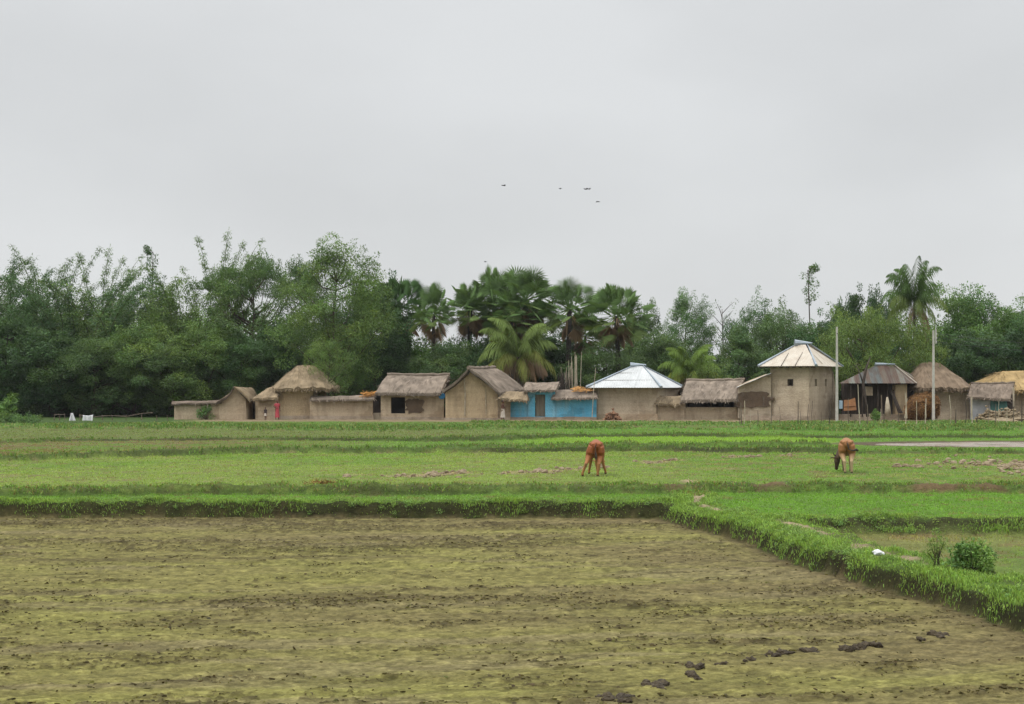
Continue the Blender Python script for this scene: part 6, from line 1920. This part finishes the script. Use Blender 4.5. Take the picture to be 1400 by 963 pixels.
for i, (px, py, w_, lab) in enumerate(CLODS):
    p = on_land(px, py, -.3); g = np.random.default_rng(40 + i); sc = 1.25 * w_ * p[1] / F
    mb = MB()
    for k in range(16 if w_ > 25 else 6):
        q = p + np.array([g.uniform(-.5, .5) * sc, g.uniform(-.6, .6) * sc, g.uniform(-.01, .03)])
        lump(mb, q, sc * g.uniform(.15, .27) * (.85 if w_ > 25 else 1.35), i * 31 + k, .7, nseg=7, nring=5)
    lump(mb, p - [0, 0, .02], sc * .38, i * 7, .35, nseg=9, nring=5)
    me = fuse(mb, .012, 1, 'mud_clod'); me.materials.append(M_MUDCLOD)
    V = np.array([v.co for v in me.vertices]) - p
    jit = fbm(V[:, 0] * 38 + i, V[:, 1] * 38 + V[:, 2] * 60, 7, 3) - .5; V = V + unit(V + [0, 0, .04]) * (jit * .05)[:, None]
    me.vertices.foreach_set('co', V.astype(np.float32).ravel()); me.update()
    o = link('mud_clod', me, None, p); tag(o, lab, 'clod', 'dark clods on the drained mud plot')
# ------------------------------------------------------------------ sky, sun, camera
w = bpy.data.worlds.new('World'); scene.world = w; w.use_nodes = True
nt = w.node_tree
for n in list(nt.nodes): nt.nodes.remove(n)
out = nt.nodes.new('ShaderNodeOutputWorld'); bg = nt.nodes.new('ShaderNodeBackground')
nt.links.new(bg.outputs[0], out.inputs[0]); bg.inputs[1].default_value = .1
SUN_EL, SUN_AZ = R_(56), R_(238)            # behind the viewer, a little to the left
sky = nt.nodes.new('ShaderNodeTexSky'); sky.sky_type = 'NISHITA'; sky.sun_disc = False
sky.sun_elevation = SUN_EL; sky.sun_rotation = SUN_AZ; sky.air_density = 1.0; sky.dust_density = 3.0
tc = nt.nodes.new('ShaderNodeTexCoord')
sep = nt.nodes.new('ShaderNodeSeparateXYZ'); nt.links.new(tc.outputs['Generated'], sep.inputs[0])
mr = nt.nodes.new('ShaderNodeMapRange'); mr.interpolation_type = 'SMOOTHSTEP'
mr.inputs[1].default_value = .22; mr.inputs[2].default_value = .95; mr.inputs[3].default_value = 1.0; mr.inputs[4].default_value = 3.7
nt.links.new(sep.outputs[2], mr.inputs[0])
mp = nt.nodes.new('ShaderNodeMapping'); mp.inputs['Scale'].default_value = (1, 1, 2.2); nt.links.new(tc.outputs['Generated'], mp.inputs[0])
nz = nt.nodes.new('ShaderNodeTexNoise'); nz.inputs['Scale'].default_value = 3.2; nz.inputs['Detail'].default_value = 5; nz.inputs['Roughness'].default_value = .45
nt.links.new(mp.outputs[0], nz.inputs['Vector'])
mr2 = nt.nodes.new('ShaderNodeMapRange'); mr2.inputs[1].default_value = .35; mr2.inputs[2].default_value = .65; mr2.inputs[3].default_value = .93; mr2.inputs[4].default_value = 1.05
nt.links.new(nz.outputs[0], mr2.inputs[0])
m1 = nt.nodes.new('ShaderNodeMath'); m1.operation = 'MULTIPLY'
nt.links.new(mr.outputs[0], m1.inputs[0]); nt.links.new(mr2.outputs[0], m1.inputs[1])
vm = nt.nodes.new('ShaderNodeVectorMath'); vm.operation = 'SCALE'
vm.inputs[0].default_value = tuple(float(q) * 10 for q in lin((222, 224, 225)))
nt.links.new(m1.outputs[0], vm.inputs['Scale'])
mx = nt.nodes.new('ShaderNodeMix'); mx.data_type = 'RGBA'; mx.inputs[0].default_value = .93      # thick cloud over the blue
nt.links.new(sky.outputs[0], mx.inputs[6]); nt.links.new(vm.outputs[0], mx.inputs[7])
nt.links.new(mx.outputs[2], bg.inputs[0])

# thin damp air between the viewer and the trees
mb = MB(); mb.box((0, 80, 14), (400, 320, 31)); hz = mb.build('haze', None)
hm = bpy.data.materials.new('haze'); hm.use_nodes = True; hn = hm.node_tree
for n in list(hn.nodes): hn.nodes.remove(n)
ho = hn.nodes.new('ShaderNodeOutputMaterial'); hv = hn.nodes.new('ShaderNodeVolumePrincipled')
hv.inputs['Color'].default_value = (.86, .89, .92, 1); hv.inputs['Density'].default_value = .00012; hv.inputs['Anisotropy'].default_value = .2
hn.links.new(hv.outputs[0], ho.inputs['Volume']); hz.data.materials.append(hm); tag(hz, 'thin pale haze over the fields and trees', 'haze', kind='stuff')

sl = bpy.data.lights.new('sun', 'SUN'); sl.energy = 1.4; sl.angle = R_(20); sl.color = (1, .96, .9)
so = bpy.data.objects.new('sun', sl); COL.objects.link(so)
d = Vector((math.sin(SUN_AZ) * math.cos(SUN_EL), math.cos(SUN_AZ) * math.cos(SUN_EL), math.sin(SUN_EL)))
so.rotation_euler = d.to_track_quat('Z', 'Y').to_euler(); so.location = (0, -20, 60)

cam = bpy.data.cameras.new('camera'); co = bpy.data.objects.new('camera', cam); COL.objects.link(co)
co.location = (0, 0, H); co.rotation_euler = (R_(90), 0, 0)
cam.sensor_width = 36; cam.lens = F / 1400 * 36; cam.shift_y = (YH - 481.5) / 1400
cam.clip_end = 6000; cam.clip_start = .1
scene.camera = co
vs = scene.view_settings
vs.view_transform = 'Standard'; vs.look = 'None'; vs.gamma = 1; vs.use_curve_mapping = False; vs.exposure = 0
scene.cycles.max_bounces = 6; scene.cycles.transparent_max_bounces = 4
